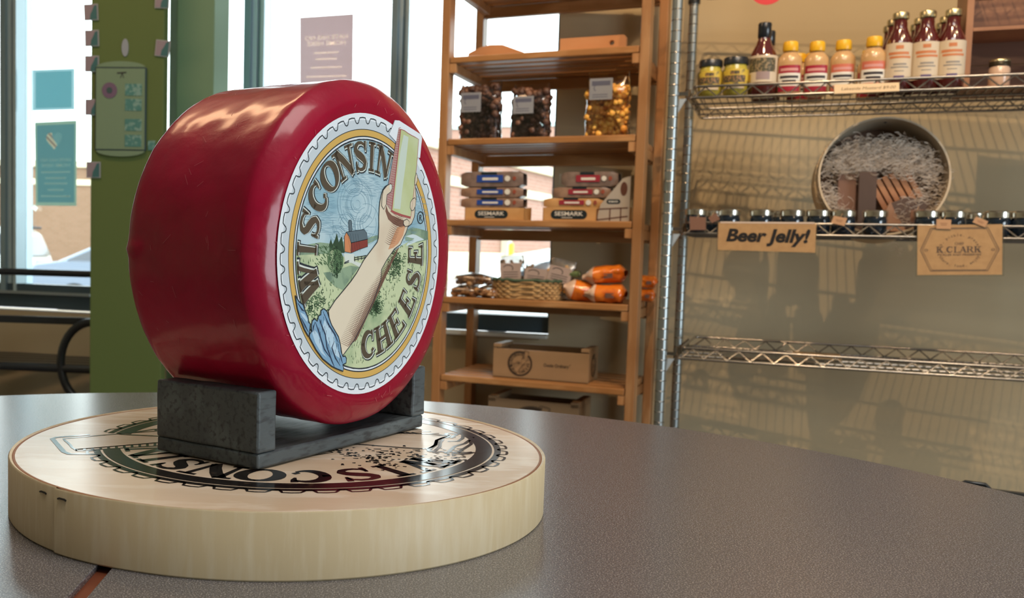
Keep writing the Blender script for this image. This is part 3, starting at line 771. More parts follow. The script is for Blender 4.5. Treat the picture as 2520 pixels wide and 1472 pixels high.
# bollard
q = at(1257, 640, 20)
bo = empty('yellow_bollard', (q.x, q.y, GZ), 0, 'yellow parking bollard outside the window behind the basket', 'bollard')
hb_ = zat(598, 1257, 20) - GZ
MB().lathe([(.0, hb_), (.03, hb_ - .005), (.05, hb_ - .03), (.053, hb_ - .06), (.053, 0)], 20).build('post', mat('yellow_paint', (.85, .50, .03), .5), bo, smooth=40)
MB().lathe([(.0, .03), (.12, .03), (.12, 0)], 20).build('base', stone, bo)


def car(name, loc, rz, bodyc, label, kind='sedan'):
    r = empty(name, loc, rz, label, 'car')
    bm_ = mat(name + '_paint', bodyc, .25, coat=.8, metal=.2)
    gl = mat('car_glass', (.06, .07, .09), .08, spec=.8)
    # side profile x: 0 rear -> 4.6 front ; z above ground
    if kind == 'sedan':
        prof = [(0, .35), (-.02, .62), (.04, .86), (.12, .98), (.55, 1.04), (1.25, 1.36), (1.75, 1.46), (2.5, 1.44), (3.3, 1.02), (4.4, .80), (4.6, .55), (4.58, .3), (.1, .28)]
        gh = [(.72, 1.06), (1.3, 1.32), (1.78, 1.40), (2.45, 1.38), (3.05, 1.05)]
    else:
        prof = [(0, .4), (-.03, .85), (.02, 1.0), (.25, 1.55), (.55, 1.68), (2.8, 1.66), (3.6, 1.12), (4.5, .95), (4.7, .6), (4.6, .32), (.1, .30)]
        gh = [(.42, 1.08), (.55, 1.52), (2.7, 1.55), (3.3, 1.12)]
    MB().prism(prof, -.88, .88).build('body', bm_, r, bevel=.07, smooth=50)
    for sy, (a, b) in (('l', (-.90, -.885)), ('r', (.885, .90))):
        MB().prism(gh, a, b).build('side_window', gl, r)
    MB().box(.05, .10, -.7, .7, .7, .82).build('trim_strip', mat('chrome_trim', (.6, .6, .6), .2, 1), r)
    for cx_ in (.85, 3.7):
        for y0 in (-.9, .68):
            M = Matrix.Translation((cx_, y0, .33)) @ Matrix.Rotation(-pi / 2, 4, 'X')
            MB().lathe([(0, 0), (.2, 0), (.33, .02), (.33, .2), (.2, .22), (0, .22)], 20, M=M).build('wheel', mat('tyre', (.02, .02, .02), .8), r)
    for y0 in (-.86, .58):
        MB().box(-.05, .22, y0, y0 + .3, .72, .9).build('tail_light', mat('tail_red', (.65, .02, .03), .25, coat=.5), r, bevel=.03)
    if kind == 'suv':
        MB().box(-.06, -.02, -.28, .28, .78, .95).build('number_plate', mat('plate', (.45, .5, .52), .5), r, bevel=.01)
        M = None
        MB().add([(-.01, -.72, 1.06), (-.01, .72, 1.06), (.22, .66, 1.5), (.22, -.66, 1.5)], [(0, 1, 2, 3)]).build('rear_window', gl, r)
        MB().box(.2, .62, -.7, .7, 1.66, 1.72).build('spoiler', mat('black_plastic', (.02, .02, .025), .5), r, bevel=.02)
    return r


q = at(97, 640, 18)
car('sedan', (q.x, q.y, GZ), R_(4), (.16, .20, .27), 'silver blue sedan parked outside, its rear deck beside the green panel')
q = at(98, 640, 22)
car('white_hatchback', (q.x, q.y, GZ), R_(180), (.80, .84, .82), 'white car parked outside at the far left behind the sedan', 'suv')
q = at(1285, 672, 10.0)
car('white_car', (q.x - 1.25, q.y, GZ), R_(3), (.9, .92, .92), 'white car roof outside behind the snack basket')

# ------------------------------------------------------------------ table
TC = (-.1476, .5147); TR = .7444
lam = mat('table_laminate', (.122, .115, .124), .24, noise=[(1000, (.36, .33, .32), .54, .60), (1300, (.05, .042, .038), .56, .62)], bump=(500, .04, .0004), spec=1.0)
tb = empty('round_table', (TC[0], TC[1], FLOOR), 0, 'large round table with speckled grey-brown laminate top and a slotted seam', 'table')
TZ = -FLOOR
# the seam between the two leaves
a = hitz(236, 1395, 0); b = hitz(273, 1403, 0); c = hitz(162, 1472, 0); d = hitz(210, 1472, 0)
sl0 = ((a.x + c.x) / 2 + (b.x + d.x) / 2) / 2 - TC[0]
sw = abs((b.x + d.x) / 2 - (a.x + c.x) / 2) / 2


def leaf(xs, side):
    """part of the disc beyond x = xs"""
    pts = []
    th0 = math.acos(max(-1, min(1, xs / TR)))
    n = 90
    if side > 0: angs = [-th0 + 2 * th0 * i / n for i in range(n + 1)]
    else: angs = [th0 + (2 * pi - 2 * th0) * i / n for i in range(n + 1)]
    return [(TR * cos(t), TR * sin(t)) for t in angs]


for side, xs in ((-1, sl0 - sw), (1, sl0 + sw)):
    MB().prism(leaf(xs, side), TZ - .028, TZ, axis='z').build('tabletop_leaf', lam, tb, bevel=.0015)
MB().box(sl0 - sw - .0005, sl0 + sw + .0005, -.70, .70, TZ - .030, TZ - .004).build('seam_board', mat('red_brown_wood', (.26, .075, .03), .5, noise=(30, (.18, .045, .018), .4, .6), stretch=(1, .1, 1)), tb)
MB().lathe([(0, TZ - .047), (.05, TZ - .047), (.045, .06), (.05, .03), (.28, .02), (.28, 0), (0, 0)], 32).build('pedestal', mat('black_steel', (.02, .02, .022), .4), tb, smooth=30)

# ------------------------------------------------------------------ round wooden box under the stand
BC = (-.0739, .7427); BR = .2; BH = .0412
hoopm = mat('hoop_wood', (.67, .53, .32), .5, noise=[(5, (.61, .48, .29), .35, .65), (160, (.69, .57, .38), .45, .65)], stretch=(1, 1, .12), bump=(260, .12, .0006), spec=.4)
lidm = mat('lid_wood', (.78, .62, .46), .24, noise=[(9, (.68, .50, .34), .42, .66), (60, (.82, .68, .53), .5, .62)], stretch=(.35, 1, 1), bump=(22, .25, .002), spec=.5)
rb = empty('round_wooden_box', (BC[0], BC[1], 0), 0, 'shallow round pale wooden cheese box printed in black, lying on the table', 'box')
sq_ = hitz(132, 1363, 0); sa = math.atan2(sq_.y - BC[1], sq_.x - BC[0])
g = .003 / BR
mb = MB()
n = 160
prof = []
for i in range(n + 1):
    t = sa + g / 6 + (2 * pi - g / 3) * i / n
    grow = 0.0 if i > 8 else .0016 * (1 - i / 8)
    prof.append((t, grow))
for (r0, z) in ((BR - .004, .0395), (BR - .0008, BH), (BR, BH - .001), (BR, .0012), (BR - .0012, 0), (BR - .004, 0)):
    for t, gr in prof: mb.v.append(((r0 + gr) * cos(t), (r0 + gr) * sin(t), z))
w_ = n + 1
for k in range(5):
    for i in range(n): mb.f.append((k * w_ + i, k * w_ + i + 1, (k + 1) * w_ + i + 1, (k + 1) * w_ + i)); mb.m.append(0)
mb.build('hoop', hoopm, rb, smooth=40)
MB().lathe([(0, BH - .0008), (BR - .0045, BH - .0008), (BR - .0036, BH - .0016), (BR - .0036, .002), (0, .002)], 128).build('lid_disc', lidm, rb, smooth=30)
MB().lathe([(BR - .0045, BH - .0010), (BR - .0032, BH - .0006), (BR - .0022, BH - .001)], 128).build('edge_line', mat('edge_brown', (.30, .13, .06), .6), rb)
MB().box(BR - .003, BR + .0006, -.00045, .00045, .001, BH - .0012).build('seam_line', mat('seam_dark', (.10, .06, .03), .7), rb, rot=(0, 0, sa))
for px, py in ((105, 1212), (156, 1228)):
    d_ = ray(px, py); # point on the cylinder wall
    A2 = d_.x ** 2 + d_.y ** 2; B2 = -2 * (d_.x * BC[0] + d_.y * BC[1]); C2 = BC[0] ** 2 + BC[1] ** 2 - (BR + .0004) ** 2
    t = (-B2 - (B2 * B2 - 4 * A2 * C2) ** .5) / (2 * A2)
    q = CAM + d_ * t; an = math.atan2(q.y - BC[1], q.x - BC[0]); rs = BR + (.0016 if px > 140 else .0002)
    mb = MB(); z = q.z
    mb.tube([(rs * cos(an + k), rs * sin(an + k), z + (.0002 if abs(k) < .015 else -.0003)) for k in (-.02, -.012, 0, .012, .02)], .0006, 6)
    mb.build('staple', mat('staple_steel', (.05, .045, .04), .5, .6), rb)
inkm = mat('black_ink', (.012, .009, .009), .13, spec=.6, noise=(150, (.05, .03, .02), .60, .68))
EC = (BC[0] + .012, BC[1] + .008)
rot = R_(130); er = .166
mb = MB(); mb.flat = True
emblem(mb, lambda x, y, l: Vector((.012 + er * (x * cos(rot) - y * sin(rot)), .008 + er * (x * sin(rot) + y * cos(rot)), BH - .0006 + l * .00001)), ink=0)
o = mb.build('printed_emblem', inkm, rb)
o['label'] = 'black printed round mark reading WISCONSIN CHEESE with an arm holding a bar'

# ------------------------------------------------------------------ slate stand
TH = .9806
SF = Frame((-.0816, .6458, BH), TH)
SL, SD, SB = .2128, .0983, .0104
slate = mat('painted_slate', (.085, .10, .105), .48, noise=[(40, (.13, .155, .16), .5, .68), (260, (.05, .056, .06), .5, .65)], stretch=(.25, 1, 1), bump=(150, .5, .0012), spec=.45)
st = empty('slate_stand', SF.w(0, 0, BH + .0002), TH, 'dark grey wooden cradle with two end blocks under the red cheese wheel', 'stand')


def rough_box(x0, x1, y0, y1, z0, z1, seed, n=(14, 8, 5), amp=.0006):
    mb = MB()
    nx_, ny_, nz_ = n
    L_ = (x1 - x0, y1 - y0, z1 - z0)
    idx = {}
    def vtx(i, j, k):
        if (i, j, k) in idx: return idx[(i, j, k)]
        def ed(t, n_, l):  # rows close to the edges for a round arris
            return t
        P = Vector((x0 + L_[0] * i / nx_, y0 + L_[1] * j / ny_, z0 + L_[2] * k / nz_))
        dn = Vector((noise.noise(P * 60 + Vector((seed, 0, 0))), noise.noise(P * 60 + Vector((0, seed, 9))), noise.noise(P * 60 + Vector((5, 0, seed)))))
        if k == 0: dn.z = 0
        P += dn * amp
        idx[(i, j, k)] = len(mb.v); mb.v.append(tuple(P)); return idx[(i, j, k)]
    def quad(a, b, c_, d__): mb.f.append((a, b, c_, d__)); mb.m.append(0)
    for i in range(nx_):
        for j in range(ny_):
            for k in (0, nz_): quad(vtx(i, j, k), vtx(i + 1, j, k), vtx(i + 1, j + 1, k), vtx(i, j + 1, k))
    for i in range(nx_):
        for k in range(nz_):
            for j in (0, ny_): quad(vtx(i, j, k), vtx(i + 1, j, k), vtx(i + 1, j, k + 1), vtx(i, j, k + 1))
    for j in range(ny_):
        for k in range(nz_):
            for i in (0, nx_): quad(vtx(i, j, k), vtx(i, j + 1, k), vtx(i, j + 1, k + 1), vtx(i, j, k + 1))
    return mb


rough_box(0, SL, 0, SD, 0, SB, 3, (30, 14, 3)).build('base_board', slate, st, bevel=.0016, smooth=50)
rough_box(-.0005, .0186, 0, SD, SB + .0001, .0525, 11, (5, 16, 8)).build('end_block', slate, st, bevel=.0018, smooth=50)
rough_box(.1958, .2150, 0, SD, SB + .0001, .0525, 17, (5, 16, 8)).build('end_block', slate, st, bevel=.0018, smooth=50)

# ------------------------------------------------------------------ cheese wheel
CR, CT, CRH = .1292, .1316, .0162
cu_ = .1080
cz_ = .147
wax = mat('red_wax', (.34, .0022, .027), .36, coat=.45, coatr=.13, sss=.12, sssr=(.02, .002, .002), noise=[(14, (.26, .0016, .020), .4, .7), (5, (.38, .004, .034), .5, .75)], bump=(48, .42, .0022), spec=.15)
ch = empty('waxed_cheese', SF.w(cu_, -.0155 + CT / 2, BH + cz_), TH, 'big red waxed cheese wheel standing on edge in the dark cradle', 'cheese')
prof = [(0.0, -CT / 2)]
for i in range(1, 14): prof.append((.1065 * i / 13, -CT / 2))
for dr, dy in ((.0195, .0002), (.0165, .0010), (.0135, .0022), (.0105, .0038), (.0078, .0056), (.0054, .0076), (.0034, .0096), (.0018, .0117), (.0008, .0136), (.0002, .0154)): prof.append((CR - dr, -CT / 2 + dy))
for i in range(1, 26): prof.append((CR, -CT / 2 + CRH + (CT - 2 * CRH) * i / 26))
for i in range(0, 10):
    k = pi / 2 * i / 9; prof.append((CR - CRH + CRH * cos(k), CT / 2 - CRH + CRH * sin(k)))
for i in range(12, -1, -2): prof.append(((CR - CRH) * i / 13, CT / 2))
mb = MB(); n = 220
nb = len(prof)
for i, (r, y) in enumerate(prof):
    for j in range(n):
        t = 2 * pi * j / n
        P = Vector((r * cos(t), y, r * sin(t)))
        nrm = Vector((cos(t), 0, sin(t))) if CR - r < .004 else Vector((0, -1 if y < 0 else 1, 0))
        d_ = .0007 * noise.noise(P * 22) + .00035 * noise.noise(P * 70) + .00018 * noise.noise(P * 180)
        if r < .112 and y < 0: d_ = min(d_, 0) * .3
        if abs(y) < CT / 2 - CRH: d_ += .0009 * max(0, noise.noise(Vector((P.x * 9, P.y * 40, P.z * 9))) - .25)
        # mould seam low on the back edge
        if y > CT / 2 - CRH - .006: d_ += .0022 * math.exp(-((math.degrees(t) - 180) / 1.6) ** 2)
        P += nrm * d_
        mb.v.append(tuple(P))
for i in range(nb - 1):
    for j in range(n):
        j2 = (j + 1) % n; mb.f.append((i * n + j, i * n + j2, (i + 1) * n + j2, (i + 1) * n + j)); mb.m.append(0)
mb.build('wax_rind', wax, ch, smooth=60)
LCx, LCz, LR = .1002 - cu_, .18786 - BH - cz_, .1035
mb = MB(); mb.flat = True
emblem(mb, lambda x, y, l: Vector((LCx + LR * x, -CT / 2 - .0004 - l * .00003, LCz + LR * y)))
o = mb.build('paper_label', EM_MATS, ch)
o['label'] = 'round paper label reading WISCONSIN CHEESE with a raised hand holding a bar of cheese over a farm'
# shallow dents and scratches on the wax face: small pressed marks
dm = mat('wax_scratch', (.50, .10, .12), .45)
mb = MB(); rnd = random.Random(21)
for i in range(70):
    if i < 34:
        t = rnd.uniform(0, 2 * pi); r = rnd.uniform(.1075, .1135)
        q = Vector((r * cos(t), -CT / 2 - .0003, r * sin(t))); dv = Vector((rnd.uniform(-1, 1), 0, rnd.uniform(-1, 1))).normalized() * rnd.uniform(.0008, .003)
        sd = Vector((-dv.z, 0, dv.x)).normalized() * .00018
    else:
        t = rnd.uniform(R_(95), R_(215)); y = rnd.uniform(-.045, .05)
        q = Vector((cos(t) * (CR + .0004), y, sin(t) * (CR + .0004))); tg = Vector((-sin(t), 0, cos(t)))
        dv = (tg * rnd.uniform(-1, 1) + Vector((0, rnd.uniform(-1, 1), 0))).normalized() * rnd.uniform(.001, .005)
        sd = dv.cross(Vector((cos(t), 0, sin(t)))).normalized() * .00014
    mb.add([q - dv + sd, q - dv - sd, q + dv - sd, q + dv + sd], [(0, 1, 2, 3)])
o = mb.build('scratches', dm, ch); o['kind'] = 'stuff'

# ------------------------------------------------------------------ wooden shelving rack
pine = mat('pine_wood', (.42, .21, .08), .34, noise=[(6, (.33, .15, .05), .35, .65), (30, (.48, .26, .11), .5, .65)], stretch=(.25, 1, 1), spec=.45)
pine_v = mat('pine_wood_upright', (.42, .21, .085), .38, noise=[(6, (.33, .15, .055), .35, .65), (30, (.48, .26, .115), .5, .65)], stretch=(1, 1, .2), spec=.45)
WR = Frame((.63509, 2.5, 0), -.42)
wr_ = empty('wooden_shelf_rack', (WR.o.x, WR.o.y, FLOOR), -.42, 'open wooden slatted shelf rack standing in front of the window and wall', 'shelf rack')
WX0, WD = -.540, .33
WZ = [.947, .727, .503, .281, .066, -.154, -.375]
F0 = -FLOOR
for x0, x1 in ((WX0, WX0 + .024), (0, .024)):
    for y0 in (0, WD - .045):
        MB().box(x0, x1, y0, y0 + .045, 0, F0 + 1.15).build('upright', pine_v, wr_, bevel=.002)
for z in WZ:
    zz = F0 + z
    ys = [0.002 + i * .0570 for i in range(6)]
    for i, y in enumerate(ys):
        MB().box(WX0 + .026, -.002, y, y + .041, zz - .018, zz).build('slat', pine, wr_, bevel=.003)
    for x0 in (WX0 + .024, -.020):
        MB().box(x0, x0 + .020, .004, WD - .004, zz - .044, zz - .0185).build('side_rail', pine_v, wr_, bevel=.002)
    MB().box(WX0 + .026, -.002, WD - .040, WD - .022, zz - .052, zz - .0195).build('rear_rail', pine, wr_, bevel=.002)


def wloc(px, z, ly):
    """local x on the rack for the column px at height z and depth ly"""
    x, zz = WR.loc(px, 600, ly)
    d0 = proj_px(WR.w(x, ly, z)) - px
    x2 = x + .01; d1 = proj_px(WR.w(x2, ly, z)) - px
    return x - d0 * .01 / (d1 - d0)


def proj_px(P):
    q = P - CAM
    return CX + F_ * q.dot(RT) / q.dot(FW)


def zof(fr, px, py, ly): return fr.loc(px, py, ly)[1]


def place(fr, name, px0, px1, z, ly, label, cat, group=None, rz=0):
    """empty standing on the shelf between the columns px0 and px1; returns it and its width"""
    def sol(px):
        x, _ = fr.loc(px, 600, ly)
        for _i in range(3):
            e = proj_px(fr.w(x, ly, z)) - px; e2 = proj_px(fr.w(x + .01, ly, z)) - px
            x -= e * .01 / (e2 - e)
        return x
    a, b = sol(px0), sol(px1)
    P = fr.w((a + b) / 2, ly, z)
    return empty(name, P, fr.phi + rz, label, cat, group), (b - a)


film = glassy('clear_film', (.97, .97, .98), .07, .12)
film_h = glassy('cloudy_film', (.88, .90, .92), .22, .25)
paper_shaded = mat('shaded_label_paper', (.26, .28, .32), .6)  # label paper darkened, its backlit shade is in the colour
inkd = mat('dark_print', (.03, .025, .03), .6)
kraft = mat('kraft_paper', (.50, .28, .12), .7, noise=(60, (.45, .24, .10), .4, .6))
white_p = mat('white_paper', (.78, .76, .72), .6)

# cutting boards on the top shelf
bz = WZ[1]
cb = mat('maple_board', (.60, .30, .14), .45, noise=(9, (.52, .24, .10), .4, .6), stretch=(.3, 1, 1))
t, w_ = place(WR, 'cutting_board', 1150, 1293, bz, .12, 'light wooden board with a cut-off angled outline standing on the highest shelf, left', 'board')
MB().prism([(-w_ / 2, 0), (w_ / 2, 0), (w_ / 2 - .004, .024), (w_ * .12, .048), (-w_ * .10, .050), (-w_ * .27, .044), (-w_ * .47, .030)], -.01, .01).build('board', cb, t, bevel=.002)
MB().box(-w_ * .3, w_ * .3, -.03, .03, 0, .006).build('foot', cb, t)
t, w_ = place(WR, 'cutting_board', 1379, 1541, bz, .10, 'orange-brown wooden board with a round hole standing on the highest shelf, right', 'board')
mb = MB()
hx, hz_, hr = w_ * .29, .030, .0065
W2 = w_ / 2
out_ = [(-W2, 0), (W2, 0), (W2, .043), (W2 - .006, .049), (-W2 + .002, .049), (-W2, .047)]
# outline with the hole: bridge by splitting in two halves
mb.prism([(-W2, 0), (hx, 0), (hx, hz_ - hr)] + [(hx + hr * cos(R_(a)), hz_ + hr * sin(R_(a))) for a in range(-105, -271, -15)] + [(hx, .049), (-W2 + .002, .049), (-W2, .047)], -.009, .009)
mb.prism([(hx, 0), (W2, 0), (W2, .043), (W2 - .006, .049), (hx, .049), (hx, hz_ + hr)] + [(hx + hr * cos(R_(a)), hz_ + hr * sin(R_(a))) for a in range(75, -91, -15)], -.009, .009)
mb.build('board', cb, t)
MB().box(-w_ * .3, w_ * .3, -.03, .03, 0, .006).build('foot', cb, t)


def bag(name, w, d, h, filler, fill_h, r0, n, label, cat, t, crumple=.004, seed=1, film_m=None, lab=None, sq=(1, 1, 1)):
    rnd = random.Random(seed)
    mb = MB(); nx_, nz_ = 12, 14
    for j in range(nz_ + 1):
        f = j / nz_
        tp = 1 if f < .72 else 1 - .78 * (f - .72) / .28
        for i in range(24):
            a = 2 * pi * i / 24
            x = (w / 2) * (abs(cos(a)) ** .45) * (1 if cos(a) > 0 else -1); y = (d / 2) * tp * (abs(sin(a)) ** .6) * (1 if sin(a) > 0 else -1)
            c_ = crumple * noise.noise(Vector((x * 60 + seed, y * 60, f * 9)))
            mb.v.append((x * (1 - .06 * f) + c_, y + c_, f * h))
    for j in range(nz_):
        for i in range(24):
            i2 = (i + 1) % 24; mb.f.append((j * 24 + i, j * 24 + i2, (j + 1) * 24 + i2, (j + 1) * 24 + i)); mb.m.append(0)
    mb.build('bag_film', film_m or film, t, smooth=180)
    mb = MB()
    for i in range(n):
        x = rnd.uniform(-.5, .5) * w * .88; z = .006 + rnd.random() * fill_h; y = rnd.uniform(-.5, .4) * d * .75
        mb.blob((x, y, z), r0 * rnd.uniform(.7, 1.2), rnd.choice((0, 0, 1)), (1, 1, .7 + .5 * rnd.random()), Matrix.Translation((x, y, z)) @ Matrix.Rotation(rnd.uniform(0, 3), 4, 'Y') @ Matrix.Rotation(rnd.uniform(0, 3), 4, 'X') @ Matrix.Translation((-x, -y, -z)))
    o = mb.build('snack_pieces', filler, t, smooth=80); o['kind'] = 'stuff'
    if lab:
        x0, x1, z0, z1 = lab
        mb = MB(); y = -d / 2 - .003
        mb.box(x0, x1, y - .0006, y, z0, z1)
        mb.box(x0 + .006, x1 - .006, y - .0009, y - .0006, z1 - (z1 - z0) * .34, z1 - (z1 - z0) * .12, 1)
        stroke(mb, arc((x0 + x1) / 2 - .006, z0 + (z1 - z0) * .55, .012, .010, 40, 230, 8), .0022, lambda a, b: Vector((a, y - .001, b)), 1)
        for k in range(2): mb.box(x0 + .008, x1 - .012, y - .0009, y - .0006, z0 + .006 + k * .006, z0 + .008 + k * .006, 1)
        mb.build('label', [paper_shaded, mat('label_blue_grey', (.10, .11, .17), .6)], t)


choc = [mat('dark_snack', (.10, .05, .035), .45), mat('brown_snack', (.22, .11, .07), .45)]
corn = [mat('caramel_corn', (.95, .52, .10), .45, sss=.3, sssr=(.02, .01, .003)), mat('caramel_corn_dark', (.80, .36, .06), .45)]
nutm = [mat('nut_tan', (.50, .28, .12), .5), mat('nut_brown', (.32, .16, .07), .5)]
z = WZ[2]
t, w_ = place(WR, 'snack_bag', 1133, 1232, z, .06, 'clear bag of dark snack mix with a shaded grey label, farthest left on its shelf', 'snack bag', 'snack bags on the second shelf')
bag('b', w_, .06, .165, choc, .140, .0105, 400, '', '', t, seed=2, lab=(-w_ * .42, w_ * .08, .075, .128))
t, w_ = place(WR, 'snack_bag', 1259, 1352, z, .06, 'clear bag of dark snack mix with a shaded grey label, middle one of three', 'snack bag', 'snack bags on the second shelf')
bag('b', w_, .06, .150, choc, .126, .0105, 380, '', '', t, seed=5, lab=(-w_ * .40, w_ * .14, .066, .112))
t, w_ = place(WR, 'snack_bag', 1440, 1548, z, .06, 'clear bag of yellow caramel corn with a slanted, shaded grey label', 'snack bag', 'snack bags on the second shelf')
bag('b', w_, .06, .172, corn, .125, .010, 420, '', '', t, seed=8, lab=(-w_ * .38, w_ * .14, .095, .150))

# cracker display cartons
tan = mat('carton_tan', (.58, .33, .13), .55, noise=(20, (.52, .28, .10), .45, .6))
navy = mat('label_black_green', (.012, .022, .028), .4)
wht = mat('print_off_white', (.75, .75, .70), .5)


def pack(name, fr, px0, px1, z, ly, label, h, dep, colr, group, tint):
    t, w_ = place(fr, name, px0, px1, z, ly, label, 'crackers', group)
    mb = MB()
    n = 10
    pr = [(-dep / 2, .0), (-dep / 2 - .003, h * .5), (-dep / 2, h - .003), (0, h), (dep / 2, h - .003), (dep / 2, 0)]
    vs = []
    for i in range(n + 1):
        f = i / n; x = (-.5 + f) * w_; s = 1 if 0 < i < n else .72
        for y, zz in pr:
            vs.append((x + .002 * noise.noise(Vector((f * 9, zz * 50, z))), y * s + .0015 * noise.noise(Vector((x * 80, y * 80, zz * 80))), h / 2 + (zz - h / 2) * (s if s < 1 else 1)))
    k = len(pr)
    mb.add(vs, [(i * k + j, i * k + (j + 1) % k, (i + 1) * k + (j + 1) % k, (i + 1) * k + j) for i in range(n) for j in range(k)])
    mb.build('wrapper', tint, t, smooth=60)
    y = -dep / 2 - .0035
    mb = MB()
    mb.box(-w_ * .22, w_ * .20, y - .0006, y, h * .28, h * .72, 0)
    mb.box(-w_ * .13, w_ * .12, y - .001, y - .0006, h * .40, h * .56, 1)
    mb.box(-w_ * .15, w_ * .10, y - .0006, y, h * .76, h * .92, 2)
    mb.poly([(w_ * .27 + w_ * .045 * cos(a * .6283), h * .5 + w_ * .045 * sin(a * .6283)) for a in range(10)], lambda a, b: Vector((a, y - .0006, b)), 1)
    mb.poly([(w_ * .38 + .005 * cos(a * .6283), h * .5 + .006 * sin(a * .6283)) for a in range(10)], lambda a, b: Vector((a, y - .0006, b)), 3)
    mb.build('printed_panel', [colr, wht, navy, mat('print_red_brown', (.30, .07, .04), .5)], t)
    for s_ in (-1, 1):
        MB().add([(s_ * w_ / 2, -.012, h * .2), (s_ * (w_ / 2 + .008), -.014, h * .05), (s_ * (w_ / 2 + .008), -.012, h * .9), (s_ * w_ / 2, -.01, h * .8)], [(0, 1, 2, 3)]).build('crimped_end', film_h, t)
    return t


def carton(px0, px1, z, ly, hfront, label, side_flap):
    t, w_ = place(WR, 'cracker_carton', px0, px1, z, ly, label, 'carton', 'cracker cartons on the third shelf')
    dep = .07
    mb = MB(); x0, x1 = -w_ / 2, w_ / 2
    mb.box(x0, x1, 0, .0016, 0, hfront); mb.box(x0, x1, dep - .0016, dep, 0, hfront); mb.box(x0, x1, 0, dep, 0, .0016)
    for a, b in ((x0, x0 + .0016), (x1 - .0016, x1)):
        mb.prism([(0, 0), (dep, 0), (dep, hfront + .004), (.0, hfront)], a, b, M=Matrix(((0, 1, 0, 0), (1, 0, 0, 0), (0, 0, 1, 0), (0, 0, 0, 1))))
    mb.build('tray', tan, t)
    lw = w_ * .56 if not side_flap else .098
    lx = -w_ * .05 if not side_flap else x0 + lw / 2 + .022
    def mp(x, y): return Vector((lx + x, -.0006, hfront * .48 + y))
    mb = MB(); r = hfront * .34
    mb.poly(arc(lw / 2 - r, 0, r, r, -90, 90, 10) + arc(-lw / 2 + r, 0, r, r, 90, 270, 10), mp, 0)
    def mp2(x, y): return Vector((lx + x, -.0010, hfront * .40 + y))
    put_text(mb, 'SESMARK', mp2, 1, hfront * .42, width=lw * .78, offset=.012)
    mb.add([mp2(-lw * .2, -.006), mp2(lw * .1, -.006), mp2(lw * .1, -.0045), mp2(-lw * .2, -.0045)], [(0, 1, 2, 3)], 1)
    o = mb.build('printed_logo', [navy, wht], t); o['label'] = 'dark oval print reading SESMARK'
    return t, w_


z = WZ[3]
t, w_ = carton(1143, 1290, z, .03, .034, 'tan cracker carton printed with a dark oval, left one, holding a blue-labelled stack', False)
blue = mat('pack_blue', (.02, .07, .34), .4); red = mat('pack_red', (.32, .03, .05), .4)
wrap = mat('cracker_wrapper', (.36, .23, .16), .35, noise=(30, (.24, .15, .11), .4, .6), coat=.4)
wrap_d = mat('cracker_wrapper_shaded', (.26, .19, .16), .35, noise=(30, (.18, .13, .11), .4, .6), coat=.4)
for i, (z0, h, mm, lab) in enumerate(((.034, .0300, wrap, 'bottom one of the blue-labelled cracker packs'), (.0635, .0295, wrap, 'middle one of the blue-labelled cracker packs'), (.0925, .044, wrap_d, 'topmost of the blue-labelled cracker packs in the left carton'))):
    pack('cracker_pack', WR, 1140, 1292, z + z0, .066, lab, h, .055, blue, 'blue cracker packs', mm)
t, w_ = carton(1335, 1548, z, .03, .036, 'larger tan cracker carton with a tall grey side wing, right one on its shelf', True)
# wing of the big carton
grey_c = mat('carton_grey_print', (.42, .38, .33), .5)
mb = MB(); mb.prism([(w_ / 2 - .085, .0), (w_ / 2, .0), (w_ / 2, .118), (w_ / 2 - .02, .112), (w_ / 2 - .075, .045)], -.002, -.0004)
mb.build('side_wing', grey_c, t)
mb = MB()
def mpw(x, y): return Vector((x, -.0028, y))
lx = w_ / 2 - .042
mb.poly(arc(lx + .012, .052, .006, .006, -90, 90, 8) + arc(lx - .012, .052, .006, .006, 90, 270, 8), mpw, 0)
put_text(mb, 'SESMARK', lambda x, y: Vector((lx + x, -.0032, .0495 + y)), 1, .007, width=.026, offset=.01)
mb.poly(arc(w_ / 2 - .016, .085, .009, .018, 0, 360, 16)[:-1], mpw, 2)
for a, b in (((w_ / 2 - .083, .032), (w_ / 2 - .004, .036)), ((w_ / 2 - .083, .004), (w_ / 2 - .004, .014)), ((w_ / 2 - .050, .002), (w_ / 2 - .050, .033)), ((w_ / 2 - .022, .002), (w_ / 2 - .022, .035)), ((w_ / 2 - .083, .002), (w_ / 2 - .083, .033))):
    stroke(mb, [a, b], .003, mpw, 2)
mb.build('wing_print', [navy, wht, mat('print_brown', (.10, .035, .02), .5)], t)
for i, (px0, px1, z0, h) in enumerate(((1342, 1488, .036, .0275), (1366, 1506, .063, .0300), (1385, 1524, .0925, .041))):
    pack('cracker_pack', WR, px0, px1, z + z0, .066, ('bottom one of the red-labelled cracker packs', 'middle one of the red-labelled cracker packs', 'topmost of the red-labelled cracker packs in the right carton')[i], h, .055, red, 'red cracker packs', (tan, wrap, wrap_d)[i])

